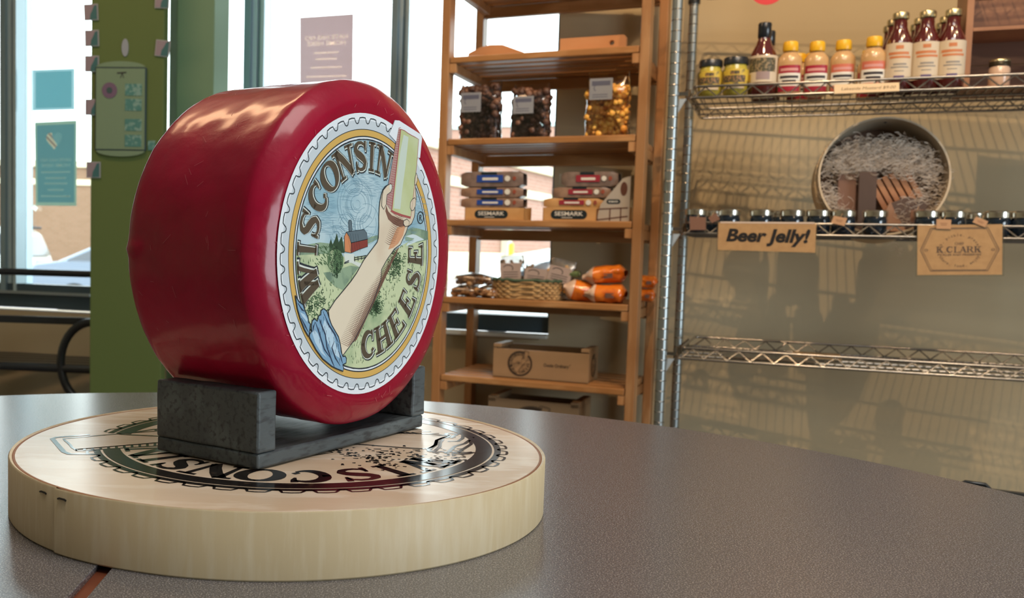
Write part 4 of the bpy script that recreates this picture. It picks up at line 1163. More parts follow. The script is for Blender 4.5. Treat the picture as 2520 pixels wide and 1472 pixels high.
# nut bags, basket and cheese curd bags
z = WZ[4]
def pillow(name, px0, px1, z, ly, hh, label, cat, group, mats_, film_m, rz=0, tilt=0, n=70, seed=1, dep=.075, plain=None):
    t, w_ = place(WR, name, px0, px1, z, ly, label, cat, group, rz)
    t.rotation_euler[1] = tilt
    mb = MB(); nx_, na = 16, 16
    for i in range(nx_ + 1):
        f = i / nx_; x = (-.5 + f) * w_
        s = max(.08, sin(pi * min(1, max(0, f)))) ** .45
        for j in range(na):
            a = 2 * pi * j / na
            c_ = .004 * noise.noise(Vector((x * 50 + seed, cos(a) * 2, sin(a) * 2)))
            mb.v.append((x + c_, (dep / 2) * cos(a) * (.6 + .4 * s) + c_, hh / 2 + (hh / 2 * s) * sin(a) * .98 + c_ * .5))
    for i in range(nx_):
        for j in range(na):
            j2 = (j + 1) % na; mb.f.append((i * na + j, i * na + j2, (i + 1) * na + j2, (i + 1) * na + j)); mb.m.append(0)
    mb.build('bag_film', film_m, t, smooth=180)
    rnd = random.Random(seed)
    if mats_:
        mb = MB()
        for i in range(n):
            x = rnd.uniform(-.42, .42) * w_; y = rnd.uniform(-.40, .40) * dep; zz = hh * rnd.uniform(.15, .62)
            mb.blob((x, y, zz), .0085 * rnd.uniform(.7, 1.2), rnd.choice((0, 0, 1)), (1.2, 1, .8))
        o = mb.build('snack_pieces', mats_, t, smooth=80); o['kind'] = 'stuff'
    return t, w_


pillow('nut_bag', 1112, 1180, z, .06, .034, 'clear bag of brown nuts lying flat, lower left beside the basket', 'nut bag', 'nut bags by the basket', nutm, film_h, seed=3, n=60)
pillow('nut_bag', 1176, 1228, z, .045, .036, 'clear bag of light nuts lying flat against the basket side', 'nut bag', 'nut bags by the basket', nutm, film, seed=4, n=60)
pillow('nut_bag', 1120, 1215, z + .032, .085, .036, 'clear shiny bag of nuts lying on top of the two other nut bags', 'nut bag', 'nut bags by the basket', nutm, film_h, seed=6, n=60)
# basket
t, w_ = place(WR, 'wicker_basket', 1222, 1392, z, .10, 'low woven wicker basket with a green rim, full of bagged snacks', 'basket')
wick = mat('wicker', (.52, .34, .15), .55, noise=(40, (.36, .22, .09), .4, .6))
wick_g = mat('wicker_green', (.05, .10, .06), .5)
bh, bd = .052, .15
def ring_pts(k, n=64):
    pts = []
    for i in range(n):
        a = 2 * pi * i / n
        pts.append(((w_ / 2) * (abs(cos(a)) ** .5) * (1 if cos(a) > 0 else -1), (bd / 2) * (abs(sin(a)) ** .5) * (1 if sin(a) > 0 else -1)))
    return pts
for row in range(7):
    zz = .004 + row * .0072
    pts = ring_pts(0, 96)
    mb = MB()
    mb.tube([(x * (1 + .015 * ((-1) ** ((i // 2 + row) % 2))) * (.95 + .008 * row), y * (1 + .03 * ((-1) ** ((i // 2 + row) % 2))) * (.95 + .008 * row), zz + .0012 * ((-1) ** (i // 2 % 2))) for i, (x, y) in enumerate(pts)], .0040, 6, closed=True)
    mb.build('woven_strand', wick, t, smooth=60)
mb = MB(); pts = ring_pts(0, 96)
mb.tube([(x * 1.02, y * 1.02, bh + .0015 * sin(i * 1.3)) for i, (x, y) in enumerate(pts)], .0050, 6, closed=True)
mb.build('green_rim', wick_g, t, smooth=60)
MB().box(-w_ * .44, w_ * .44, -bd * .42, bd * .42, .001, .004).build('base', wick, t)
lt = mat('label_mauve', (.46, .36, .32), .6)
for px0, px1, yy, hh, lean, sd, lab, mm in ((1232, 1292, .075, .108, -.05, 11, 'square-labelled snack bag standing at the left end of the basket', nutm), (1284, 1352, .070, .092, .08, 12, 'snack bag with dark script print standing in the middle of the basket', nutm), (1335, 1402, .068, .102, .2, 13, 'leaning snack bag with orange filling at the right end of the basket', corn)):
    t, w_ = place(WR, 'snack_bag', px0, px1, z + .012, yy, lab, 'snack bag', 'snack bags in the wicker basket')
    bag('b', w_, .030, hh, mm, hh * .8, .007, 60, '', '', t, seed=sd, film_m=film_h)
    mb = MB(); mb.box(-w_ * .42, w_ * .42, -.0185, -.018, hh * .38, hh * .80, 0)
    stroke(mb, arc(-w_ * .1, hh * .66, w_ * .2, hh * .09, 160, -30, 8), .002, lambda a, b: Vector((a, -.0189, b)), 1)
    for k in range(3): mb.box(-w_ * .3, w_ * .3, -.0189, -.0185, hh * (.44 + .06 * k), hh * (.455 + .06 * k), 1)
    mb.build('label', [lt, inkd], t)
    t.rotation_euler[1] = lean
t, w_ = place(WR, 'rolled_snack_stick', 1398, 1430, z + .062, .06, 'short green-wrapped roll lying on the basket edge', 'snack roll')
mb = MB(); mb.tube([(-.018, 0, .010), (.014, -.008, .012)], .009, 14); mb.build('wrapper', mat('green_foil', (.12, .18, .07), .3, coat=.5), t, smooth=40)
MB().lathe([(0, 0), (.0085, 0), (.0095, .0012), (.0085, .002)], 14, M=Matrix.Translation((.0145, -.008, .012)) @ Matrix.Rotation(R_(90), 4, 'Y')).build('end_cap', mat('foil_end', (.25, .3, .2), .2, .6), t, smooth=40)
orange = [mat('cheese_curd', (.85, .25, .02), .4), mat('cheese_curd_dark', (.72, .17, .015), .4)]
ofilm = glassy('orange_bag_film', (1, .66, .38), .12, .12)
om = mat('orange_bag_plastic', (.82, .22, .02), .22, coat=.7, noise=(30, (.65, .13, .01), .45, .6))
cf = mat('clear_bag_end', (.72, .52, .40), .2, coat=.6)


def curd(px0, px1, z, ly, hh, lab, rz, seed, tl=0):
    t, w_ = place(WR, 'cheese_curd_bag', px0, px1, z, ly, lab, 'cheese bag', 'orange cheese bags on the fourth shelf', rz)
    t.rotation_euler[1] = tl
    mb = MB(); nx_, na = 18, 18
    for i in range(nx_ + 1):
        f = i / nx_; x = (-.5 + f) * w_
        s = max(.22, min(1, f / .22)) ** .8 if f < .5 else max(.10, min(1, (1 - f) / .10)) ** .5
        for j in range(na):
            a = 2 * pi * j / na
            c_ = (.012 if f < .35 else .009) * noise.noise(Vector((x * 40 + seed, cos(a) * 2.5, sin(a) * 2.5)))
            mb.v.append((x, .036 * cos(a) * (.55 + .45 * s) + c_, hh / 2 + (hh / 2 * s) * sin(a) + c_ * .4))
    for i in range(nx_):
        for j in range(na):
            j2 = (j + 1) % na; mb.f.append((i * na + j, i * na + j2, (i + 1) * na + j2, (i + 1) * na + j)); mb.m.append(1 if i < 5 else 0)
    mb.build('bag', [om, cf], t, smooth=180)
    MB().box(w_ * .05, w_ * .26, -.0385, -.0375, hh * .30, hh * .56).build('label', mat('curd_label', (.16, .08, .06), .5), t, bevel=.0003)


curd(1442, 1540, z, .045, .050, 'orange cheese curd bag lying lowest, at the right end beside the upright', 0, 31)
curd(1378, 1470, z, .070, .058, 'orange cheese curd bag slumped against the right side of the basket', .25, 32, .25)
curd(1440, 1543, z + .050, .065, .048, 'orange cheese curd bag lying on top of the pile', -.05, 33, -.12)
curd(1560, 1612, z + .002, .20, .036, 'orange cheese curd bag seen past the upright, lower one', .1, 34)
curd(1560, 1618, z + .040, .20, .034, 'orange cheese curd bag seen past the upright, upper one', .1, 35)

# wooden crates with the mark
crm = mat('crate_wood', (.34, .215, .115), .5, noise=(9, (.29, .18, .09), .4, .6), stretch=(.25, 1, 1))


def crate(px0, px1, z, ly, h, dep, label, words, big=False):
    t, w_ = place(WR, 'wooden_crate', px0, px1, z, ly, label, 'crate', 'wooden crates on the lower shelves')
    x0, x1 = -w_ / 2, w_ / 2; th = .006
    MB().box(x0, x1, 0, th, 0, h * (.97 if big else .86)).build('front_panel', crm, t, bevel=.001)
    MB().box(x0, x1, dep - th, dep, 0, h * .92).build('back_panel', crm, t, bevel=.001)
    for a in (x0, x1 - .010):
        MB().box(a, a + .010, th, dep - th, 0, h * .72).build('end_panel', crm, t, bevel=.001)
    for a in (x0, x1 - .022):
        MB().box(a, a + .022, 0.0, dep, h * .90, h).build('handle_rail', crm, t, bevel=.001)
        MB().box(a + (.0 if a < 0 else .012), a + (.010 if a < 0 else .022), th, dep - th, h * .72, h * .9).build('end_board', crm, t)
    MB().box(x0, x1, th, dep - th, 0, .005).build('bottom', crm, t)
    mb = MB(); mb.flat = True
    er = h * (.40 if not big else .44); ex = x0 + w_ * (.29 if not big else .50); ez = h * .44 if not big else h * .46
    emblem(mb, lambda x, y, l: Vector((ex + er * x, -.0005, ez + er * y)), ink=0)
    if words:
        put_text(mb, 'Outdo Ordinary', lambda x, y: Vector((x1 - w_ * .33 + x, -.0005, h * .40 + y)), 0, .013, width=.070, offset=.018)
        stroke(mb, [(x1 - w_ * .33 + .036, h * .47), (x1 - w_ * .33 + .040, h * .52)], .0012, lambda a, b: Vector((a, -.0005, b)), 0)
    if big:
        mb2 = [i for i, v in enumerate(mb.v) if v[2] < .003 or v[2] > h * .85]
    o = mb.build('printed_mark', mat('crate_ink', (.03, .018, .012), .6), t)
    if big:
        import bmesh
        bm = bmesh.new(); bm.from_mesh(o.data)
        bmesh.ops.delete(bm, geom=[v for v in bm.verts if v.co.z < .002 or v.co.z > h * .965], context='VERTS')
        bm.to_mesh(o.data); bm.free()
    o['label'] = 'black print of the round cheese mark' + (' and the words Outdo Ordinary' if words else '')
    mb = MB(); mb.flat = True
    if not big:
        emblem(mb, lambda x, y, l: Vector((x1 + .0006, dep / 2 + h * .36 * x, h * .46 + h * .36 * y)), ink=0)
        mb.build('printed_mark', MATS['crate_ink'], t)
    return t


crate(1212, 1447, WZ[5], .055, .092, .12, 'open pale wooden crate printed with a round mark and the words Outdo Ordinary', True)
crate(1197, 1418, WZ[6], .055, .165, .16, 'larger wooden crate on the lowest visible shelf, only its upper half showing', False, True)

# ------------------------------------------------------------------ wire shelving rack
WI = Frame((.68246, 2.35, 0), -.394)
chrome = mat('chrome_wire', (.36, .355, .34), .25, 1.0)
postm = mat('zinc_post', (.42, .47, .48), .33, .9)
wi = empty('wire_shelf_rack', (WI.o.x, WI.o.y, FLOOR), -.394, 'chrome wire shelf rack with four tiers standing along the cream wall', 'shelf rack')
IW, ID = 1.22, .39
for x in (0, IW):
    for y in (0, ID):
        mb = MB(); mb.lathe([(0, 0), (.0125, 0), (.0125, F0 + 1.15), (0, F0 + 1.15)], 20)
        p = mb.build('post', postm, wi, loc=(x, y, 0), smooth=40)
        mb = MB()
        for k in range(58): mb.lathe([(.0126, .35 + k * .0254), (.0131, .3512 + k * .0254), (.0126, .3524 + k * .0254)], 16)
        g_ = mb.build('groove_rings', chrome, p, smooth=40); g_['kind'] = 'stuff'
SZ = [.890, .571, .250, -.052]
for zi, z in enumerate(SZ):
    zz = F0 + z
    x0, x1, y0, y1 = .034, IW - .034, .0, ID - .03
    mb = MB()
    for dz in (0, .026):
        ins = 0 if dz == 0 else .012
        r = .012
        pts = []
        for cx_, cy_, a0 in ((x1 - r - ins, y0 + r, -90), (x1 - r - ins, y1 - r, 0), (x0 + r + ins, y1 - r, 90), (x0 + r + ins, y0 + r, 180)):
            pts += [(x, y, zz + dz) for x, y in arc(cx_, cy_, r, r, a0, a0 + 90, 5)]
        mb.tube(pts, .0032, 8, closed=True)
    o = mb.build('shelf_frame', chrome, wi, smooth=60)
    for y in (y0, y1):
        mb = MB(); pts = []; x = x0 + .012; i = 0
        while x < x1 - .01:
            pts.append((x, y, zz + (.002 if i % 2 == 0 else .024))); x += .026; i += 1
        mb.tube(pts, .0023, 6); mb.build('zigzag_wire', chrome, o, smooth=60)
    for x in (x0, x1):
        mb = MB(); pts = []; y = y0 + .012; i = 0
        while y < y1 - .01:
            pts.append((x, y, zz + (.002 if i % 2 == 0 else .024))); y += .026; i += 1
        mb.tube(pts, .0023, 6); mb.build('zigzag_wire', chrome, o, smooth=60)
    mb = MB(); x = x0 + .014
    while x < x1:
        mb.tube([(x, y0, zz + .002), (x, y1, zz + .002)], .0012, 5); x += .0178
    for f in (.25, .5, .75): mb.tube([(x0, y0 + (y1 - y0) * f, zz - .002), (x1, y0 + (y1 - y0) * f, zz - .002)], .0026, 6)
    g_ = mb.build('wire_grid', chrome, o, smooth=60); g_['kind'] = 'stuff'
    for x, s_ in ((0, 1), (IW, -1)):
        for y in ((ID,) if zi == 0 else ()):
            mb = MB(); mb.lathe([(.0132, -.004), (.016, -.004), (.016, .026), (.0132, .028)], 20)
            c_ = mb.build('collar', mat('collar_dark', (.03, .035, .04), .35, .5), wi, loc=(x, y, zz), smooth=40)
        mb = MB(); mb.box(min(x, x + s_ * .034), max(x, x + s_ * .034), -.003, .003, zz + .006, zz + .014); mb.build('bracket_arm', chrome, wi)
        mb = MB(); mb.prism([(x + s_ * .012, zz - .034), (x + s_ * .014, zz - .002), (x + s_ * .030, zz - .002)], -.003, .003)
        mb.build('bracket_gusset', mat('gusset_plastic', (.35, .42, .48), .4), wi)

# ------------------------------------------------------------------ goods on the wire rack
Z2 = SZ[1] + .0034
darkcap = mat('black_cap', (.012, .016, .022), .3, coat=.4)
yl = mat('yellow_label', (.62, .46, .06), .4, noise=(60, (.12, .10, .05), .5, .62))
ycon = mat('yellow_relish', (.50, .42, .06), .15, coat=.8)
saucem = mat('dark_red_sauce', (.085, .010, .008), .10, coat=1.0)
mustm = mat('mustard_plastic', (.54, .34, .16), .25, coat=.5)
ycap = mat('yellow_cap', (.78, .45, .02), .35)
goldcap = mat('gold_cap', (.62, .55, .34), .25, .9)
creaml = mat('cream_label', (.62, .53, .40), .5)


def cyl_label(mb, r, z0, z1, a0, a1, mi, n=12):
    mb.lathe([(r, z0), (r, z1)], n, mi, R_(a0 - 90), R_(a1 - 90))


def label_lines(mb, r, rows, mi):
    for (z0, z1, a0, a1) in rows: cyl_label(mb, r, z0, z1, a0, a1, mi, 8)


def jar_relish():
    t = empty('relish_jar', (0, 0, 0), 0, 'x', 'jar')
    MB().lathe([(0, 0), (.018, 0), (.026, .006), (.0285, .028), (.0280, .055), (.024, .070), (.0235, .074), (0, .074)], 28).build('glass_body', ycon, t, smooth=50)
    MB().lathe([(0, .089), (.0255, .089), (.0270, .086), (.0270, .073), (.0255, .072)], 28).build('lid', darkcap, t, smooth=50)
    mb = MB(); cyl_label(mb, .0289, .026, .060, -85, 85, 0, 20); label_lines(mb, .0292, [(.030, .046, -60, 50), (.048, .056, -20, 20)], 1)
    mb.lathe([(.0290, .016), (.0291, .024)], 12, 2, R_(-135), R_(-45))
    mb.build('label', [yl, mat('relish_print', (.07, .06, .03), .5, noise=(200, (.32, .17, .07), .5, .6)), creaml], t, smooth=60)
    return t


def bottle_bbq():
    t = empty('barbecue_sauce_bottle', (0, 0, 0), 0, 'x', 'bottle')
    MB().lathe([(0, 0), (.028, 0), (.032, .004), (.032, .085), (.029, .098), (.018, .120), (.0135, .134), (.013, .150), (0, .150)], 32).build('glass_body', saucem, t, smooth=50)
    MB().lathe([(.0138, .136), (.0150, .137), (.0152, .168), (.0140, .171), (0, .171)], 24).build('cap', darkcap, t, smooth=50)
    mb = MB(); cyl_label(mb, .0323, .030, .092, -82, 82, 0, 20)
    label_lines(mb, .0326, [(.054, .086, -62, 56)], 1); label_lines(mb, .0328, [(.036, .054, -24, 30)], 2); label_lines(mb, .0328, [(.032, .050, -80, -50)], 3)
    mb.build('label', [creaml, mat('olive_print', (.07, .065, .035), .5, noise=(180, (.30, .22, .12), .5, .6)), mat('mauve_print', (.32, .24, .24), .5), mat('gold_print', (.55, .38, .06), .5)], t, smooth=60)
    return t


def bottle_mustard(kind):
    t = empty('mustard_bottle', (0, 0, 0), 0, 'x', 'bottle')
    MB().lathe([(0, 0), (.023, 0), (.026, .004), (.0268, .074), (.0255, .086), (.0200, .094), (.0150, .099), (.0140, .104), (0, .104)], 28, sy=.8).build('plastic_body', mustm, t, smooth=50)
    MB().lathe([(0, .124), (.0150, .124), (.0165, .121), (.0172, .106), (.0160, .102), (0, .102)], 24).build('cap', ycap, t, smooth=50)
    c = mat('mustard_red_print', (.34, .015, .04), .4) if kind else mat('mustard_coral_print', (.58, .16, .10), .4)
    mb = MB()
    for r, z0, z1, a0, a1, mi in ((.0268, .020, .050, -62, 62, 1), (.0269, .050, .068, -60, 60, 0), (.0269, .008, .020, -58, 58, 0), (.0272, .038, .044, -46, 46, 2), (.0272, .029, .034, -34, 34, 2), (.0272, .055, .061, -44, 44, 3)):
        mb.lathe([(r, z0), (r, z1)], 14, mi, R_(a0 - 90), R_(a1 - 90), sy=.8)
    mb.build('label', [c, wht, inkd, mat('print_pink', (.62, .30, .28), .5)], t, smooth=60)
    return t


def bottle_sauce():
    t = empty('sauce_bottle', (0, 0, 0), 0, 'x', 'bottle')
    MB().lathe([(0, 0), (.0245, 0), (.0275, .004), (.0275, .098), (.0255, .112), (.0165, .133), (.0140, .142), (.0138, .158), (0, .158)], 32).build('glass_body', saucem, t, smooth=50)
    MB().lathe([(.0142, .160), (.0165, .160), (.0168, .171), (.0155, .1735), (0, .1735)], 24).build('cap', goldcap, t, smooth=50)
    mb = MB(); cyl_label(mb, .0278, .022, .104, -78, 78, 0, 20)
    label_lines(mb, .0281, [(.090, .098, -18, 14), (.078, .084, -50, 40), (.070, .075, -44, 50)], 1)
    label_lines(mb, .0281, [(.055, .059, -26, 30), (.049, .052, -36, 40), (.041, .043, -20, 20)], 2); label_lines(mb, .0281, [(.024, .032, -22, 22)], 3)
    mb.build('label', [creaml, mat('orange_print', (.55, .20, .08), .5), mat('grey_print', (.28, .26, .24), .5), mat('violet_print', (.12, .09, .22), .5)], t, smooth=60)
    return t


def put(t, first, px0, px1, z, ly, label, group, rz=0, sc=None):
    e, w_ = place(WI, 'tmp', px0, px1, z, ly, None, None)
    loc = e.location.copy(); bpy.data.objects.remove(e)
    toward = math.atan2(loc.x, loc.y)    # goods face roughly to the aisle
    ang = WI.phi + rz
    if first:
        t.location = loc; t.rotation_euler = (0, 0, ang); t['label'] = label; t['group'] = group
        if sc: t.scale = sc
        return t
    return copy_tree(t, loc, ang, label, group, sc)


j = jar_relish()
put(j, True, 1717, 1775, Z2, .040, 'small yellow relish jar with black lid, leftmost item on the wire rack', 'yellow relish jars')
put(j, False, 1777, 1838, Z2, .036, 'small yellow relish jar with black lid, directly beside the tall black-capped bottle', 'yellow relish jars', sc=(1.03,) * 3)
b = bottle_bbq()
put(b, True, 1841, 1907, Z2, .045, 'tall dark red bottle with black cap and olive label', 'black-capped sauce bottles')
put(b, False, 1852, 1916, Z2, .135, 'second black-capped bottle almost hidden behind the front one', 'black-capped sauce bottles')
m1 = bottle_mustard(1)
put(m1, True, 1911, 1968, Z2, .045, 'mustard bottle with crimson label, standing next to the black-capped bottle', 'mustard bottles with yellow caps')
put(m1, False, 1978, 2032, Z2, .060, 'mustard bottle with crimson label, second mustard from the left', 'mustard bottles with yellow caps')
m2 = bottle_mustard(0)
put(m2, True, 2043, 2096, Z2, .060, 'mustard bottle with coral label above the left part of the price strip', 'mustard bottles with yellow caps')
put(m2, False, 2117, 2173, Z2, .040, 'mustard bottle with coral label right beside the tall gold-capped bottles', 'mustard bottles with yellow caps')
for px0, px1, lab in ((1936, 1986, 'mustard bottle in the back row behind the first crimson-labelled one'), (1970, 2020, 'mustard bottle in the back row behind the second crimson-labelled one'), (2108, 2158, 'mustard bottle in the back row, its cap peeking left of the last coral-labelled one')):
    put(m1, False, px0, px1, Z2, .16, lab, 'mustard bottles with yellow caps', sc=(.95,) * 3)
s = bottle_sauce()
for i, (px0, px1, lab) in enumerate(((2177, 2236, 'gold-capped sauce bottle with cream label, left one of the front three'), (2244, 2301, 'gold-capped sauce bottle with cream label, middle one of the front three'), (2305, 2366, 'gold-capped sauce bottle with cream label, right one of the front three'))):
    put(s, i == 0, px0, px1, Z2, .04, lab, 'gold-capped sauce bottles')
for ly, dx, row in ((.105, -14, 'second row'), (.17, -24, 'third row')):
    for px, nm in ((2206, 'left'), (2272, 'middle'), (2335, 'right')):
        hw = 28 - ly * 20
        put(s, False, px + dx - hw , px + dx + hw , Z2, ly, 'gold-capped sauce bottle in the %s behind the front %s one' % (row, nm), 'gold-capped sauce bottles')

# wooden display box at the right end of the second tier
walnut = mat('walnut_wood', (.20, .095, .055), .5, noise=[(5, (.13, .058, .035), .4, .6), (30, (.25, .125, .07), .5, .62)], stretch=(.2, 1, 1))
wal_l = mat('walnut_edge', (.34, .17, .09), .5, noise=(9, (.28, .13, .07), .4, .6))
xa, _ = WI.loc(2368, 200, .035); xb = IW - .05
t = empty('wooden_display_box', WI.w(xa, .035, Z2), WI.phi, 'tall brown wooden box open to the front with one inner shelf, right of the bottles', 'box')
bw = xb - xa
H_box = .30
MB().box(0, .014, 0, .15, 0, H_box).build('side_board', wal_l, t, bevel=.001)
MB().box(bw - .014, bw, 0, .15, 0, H_box).build('side_board', wal_l, t, bevel=.001)
zs = [0, .074, .148, .222, H_box]
for i in range(4):
    MB().box(.014, bw - .014, .138, .148, zs[i] + .0008, zs[i + 1] - .0008).build('back_plank', walnut, t, bevel=.0008)
_, zsh = WI.loc(2390, 72, .04)
MB().box(.014, bw - .014, .0, .138, zsh - Z2 - .006, zsh - Z2 + .002).build('shelf_board', wal_l, t, bevel=.001)
MB().box(.014, bw - .014, .0, .138, .0, .006).build('bottom_board', wal_l, t, bevel=.001)
t, w_ = place(WI, 'small_jar', 2434, 2479, Z2 + .0065, .075, 'small pale jar with black and gold lid standing inside the brown wooden box', 'jar')
MB().lathe([(0, 0), (.018, 0), (.021, .004), (.021, .040), (.018, .046), (0, .046)], 24).build('glass_body', mat('pale_jar', (.62, .45, .34), .2, coat=.7), t, smooth=50)
MB().lathe([(.0195, .046), (.0208, .047), (.0208, .057), (.019, .060), (0, .0602)], 24).build('lid', mat('dark_gold_lid', (.06, .05, .03), .3, .6), t, smooth=50)
MB().lathe([(.0210, .0555), (.0212, .058), (.019, .0608), (0, .061)], 24).build('lid_top', goldcap, t, smooth=50)

# paper strip with the price
def sign(name, corners, ly, label, cat, th=.0012):
    """flat sheet hung in front of the shelf: corners TL TR BR BL in the picture, all at depth ly"""
    pts = [WI.loc(px, py, ly) for px, py in corners]
    cx_ = sum(q[0] for q in pts) / 4; zmin = min(q[1] for q in pts)
    t = empty(name, WI.w(cx_, ly, zmin), WI.phi, label, cat)
    P2 = [(q[0] - cx_, q[1] - zmin) for q in pts]
    return t, P2


def quadmap(P2, y):
    TL, TR_, BR_, BL = [Vector(q) for q in P2]
    def mp(u, v):    # u 0..1 left-right, v 0..1 bottom-top
        q = (BL.lerp(BR_, u)).lerp(TL.lerp(TR_, u), v)
        return Vector((q.x, y, q.y))
    return mp


def sheet(mb, P2, y0, y1, mi=0): mb.prism([P2[3], P2[2], P2[1], P2[0]], y0, y1, mi)


t, P2 = sign('price_strip', ((2053, 208), (2213, 203), (2213, 224), (2053, 231)), -.006, 'cream paper strip with handwritten words Lakeside Mustard $9.00, on the shelf edge', 'sign')
mb = MB(); sheet(mb, P2, -.0006, .0006); mb.build('paper', mat('cream_paper', (.86, .66, .42), .6), t)
mb = MB(); mq = quadmap(P2, -.0009)
asp = (P2[1][0] - P2[0][0]) / (P2[0][1] - P2[3][1])
put_text(mb, 'Lakeside Mustard $9.00', lambda x, y: mq(.53 + x / asp, .34 + y), 0, .46, width=asp * .84, shear=.25)
mb.build('lettering', mat('pencil_brown', (.25, .15, .07), .6), t)

kraft_s = mat('kraft_sign_paper', (.46, .28, .125), .65, noise=(60, (.42, .25, .11), .4, .6))
# signs on the third tier
plas = glassy('sign_sleeve', (.95, .95, .93), .04, .15)
t, P2 = sign('beer_jelly_sign', ((1768, 548), (2009, 550), (2006, 622), (1766, 615)), -.008, 'kraft paper sign reading Beer Jelly! hanging from the shelf edge', 'sign')
mb = MB(); sheet(mb, P2, -.0005, .0005); mb.build('paper', kraft_s, t)
ex = [(P2[0][0] - .003, P2[0][1] + .002), (P2[1][0] + .003, P2[1][1] + .002), (P2[2][0] + .003, P2[2][1] - .003), (P2[3][0] - .003, P2[3][1] - .003)]
mb = MB(); sheet(mb, ex, .0008, .0011); mb.build('clear_sleeve', plas, t)
mb = MB(); mq = quadmap(P2, -.0008); asp = (P2[1][0] - P2[0][0]) / (P2[0][1] - P2[3][1])
put_text(mb, 'Beer Jelly!', lambda x, y: mq(.515 + x / asp, .34 + y), 0, .62, width=asp * .86, shear=.22, offset=.042)
mb.build('lettering', mat('sign_black', (.006, .005, .006), .6), t)
mb = MB(); mb.add([quadmap(P2, -.001)(u, v) for u, v in ((.02, .985), (.98, .985), (.98, 1.04), (.02, 1.04))], [(0, 1, 2, 3)]); mb.build('top_strip', mat('clear_edge', (.68, .55, .45), .4), t)

t, P2 = sign('kraft_brand_sign', ((2258, 555), (2467, 552), (2466, 676), (2257, 677)), -.008, 'square kraft sign reading CHEF K.CLARK inside an eight-sided double line', 'sign')
mb = MB(); sheet(mb, P2, -.0005, .0005); mb.build('paper', kraft_s, t)
ex = [(P2[0][0] - .003, P2[0][1] + .002), (P2[1][0] + .004, P2[1][1] + .002), (P2[2][0] + .004, P2[2][1] - .003), (P2[3][0] - .003, P2[3][1] - .003)]
mb = MB(); sheet(mb, ex, .0008, .0011); mb.build('clear_sleeve', plas, t)
mb = MB(); mq = quadmap(P2, -.0008); asp = (P2[1][0] - P2[0][0]) / (P2[0][1] - P2[3][1])
def k_(x, y): return mq(.5 + x / asp, .5 + y)      # unit = sheet height
put_text(mb, 'CHEF', lambda x, y: k_(x, y + .10), 0, .075, width=.16, offset=.01, shear=.1)
for i, chh in enumerate('K.CLARK'):
    xs = (-.34, -.245, -.165, -.045, .065, .185, .315)[i]; wd = (.135, .10, .13, .125, .135, .135, .135)[i]
    glyph(mb, chh, lambda x, y, xs=xs, wd=wd: k_(xs + (x - .5) * wd, -.055 + y * .125), 0)
put_text(mb, 'PICKLES AND PRESERVES', lambda x, y: k_(x, y - .115), 0, .055, width=.76, shear=.2, offset=.012)
def arc_text(s_, r, a_mid, size, up):
    n_ = len(s_)
    for i, c_ in enumerate(s_):
        if c_ == ' ': continue
        a = a_mid + (-(i - (n_ - 1) / 2) if up else (i - (n_ - 1) / 2)) * size * .60 / r
        ca, sa_ = cos(a), sin(a)
        def mp(x, y, a=a):
            if up: X, Y = r * cos(a) + x * sin(a) + y * cos(a), r * sin(a) - x * cos(a) + y * sin(a)
            else: X, Y = r * cos(a) - x * sin(a) - y * cos(a), r * sin(a) + x * cos(a) - y * sin(a)
            return k_(X * 1.12, Y - .01)
        put_text(mb, c_, mp, 0, size)
arc_text('cook, pickle, preserve', .285, pi / 2, .075, True)
arc_text('share, food, enjoy', .335, -pi / 2, .075, False)
hexp = [(-.50, .44), (.49, .44), (.68, 0), (.49, -.42), (-.50, -.42), (-.68, 0)]
for sc_, wd in ((1.0, .014), (.95, .010)): stroke(mb, [(x * sc_, y * sc_) for x, y in hexp] + [(hexp[0][0] * sc_, hexp[0][1] * sc_)], wd, k_, 0)
for sx_ in (-.58, .58): stroke(mb, arc(sx_, 0, .03, .02, 0, 360, 10), .01, k_, 0)
mb.build('lettering', mat('brown_print', (.09, .06, .045), .6), t)

# jelly jars on the third tier
Z3 = SZ[2] + .0034
lidm_ = mat('steel_lid', (.62, .58, .50), .22, 1.0)
jelly = mat('dark_jelly', (.008, .016, .028), .08, coat=1)
jj = empty('jelly_jar', (0, 0, 0), 0, 'x', 'jar')
MB().lathe([(0, 0), (.022, 0), (.0255, .003), (.0255, .034), (.0235, .041), (0, .041)], 28).build('glass_body', jelly, jj, smooth=50)
MB().lathe([(.0245, .041), (.0268, .0415), (.0262, .046), (.0268, .050), (.0262, .0545), (.0245, .0562), (.022, .0553), (0, .0553)], 28).build('lid', lidm_, jj, smooth=35)
first = True
JL = [(1683, 1739, 'small dark jelly jar with steel lid at the far left end of its tier'), (1765, 1820, 'small dark jelly jar with steel lid above the B of the Beer Jelly sign'), (1844, 1900, 'small dark jelly jar above the left middle of the Beer Jelly sign'),
      (1920, 1976, 'small dark jelly jar above the right middle of the Beer Jelly sign'), (1983, 2041, 'small dark jelly jar with steel lid above the right end of the Beer Jelly sign'), (2044, 2103, 'small dark jelly jar carrying a tilted kraft tag, left of the round box'),
      (2120, 2182, 'small dark jelly jar with steel lid in front of the round box'), (2250, 2305, 'small dark jelly jar with steel lid above the left end of the square kraft sign'), (2316, 2370, 'small dark jelly jar with steel lid above the middle of the square kraft sign'),
      (2424, 2480, 'small dark jelly jar with steel lid above the right end of the square kraft sign'), (2488, 2546, 'small dark jelly jar with steel lid at the right edge of the picture')]
for px0, px1, lab in JL:
    put(jj, first, px0, px1, Z3, .036, lab, 'jelly jars on the third tier'); first = False
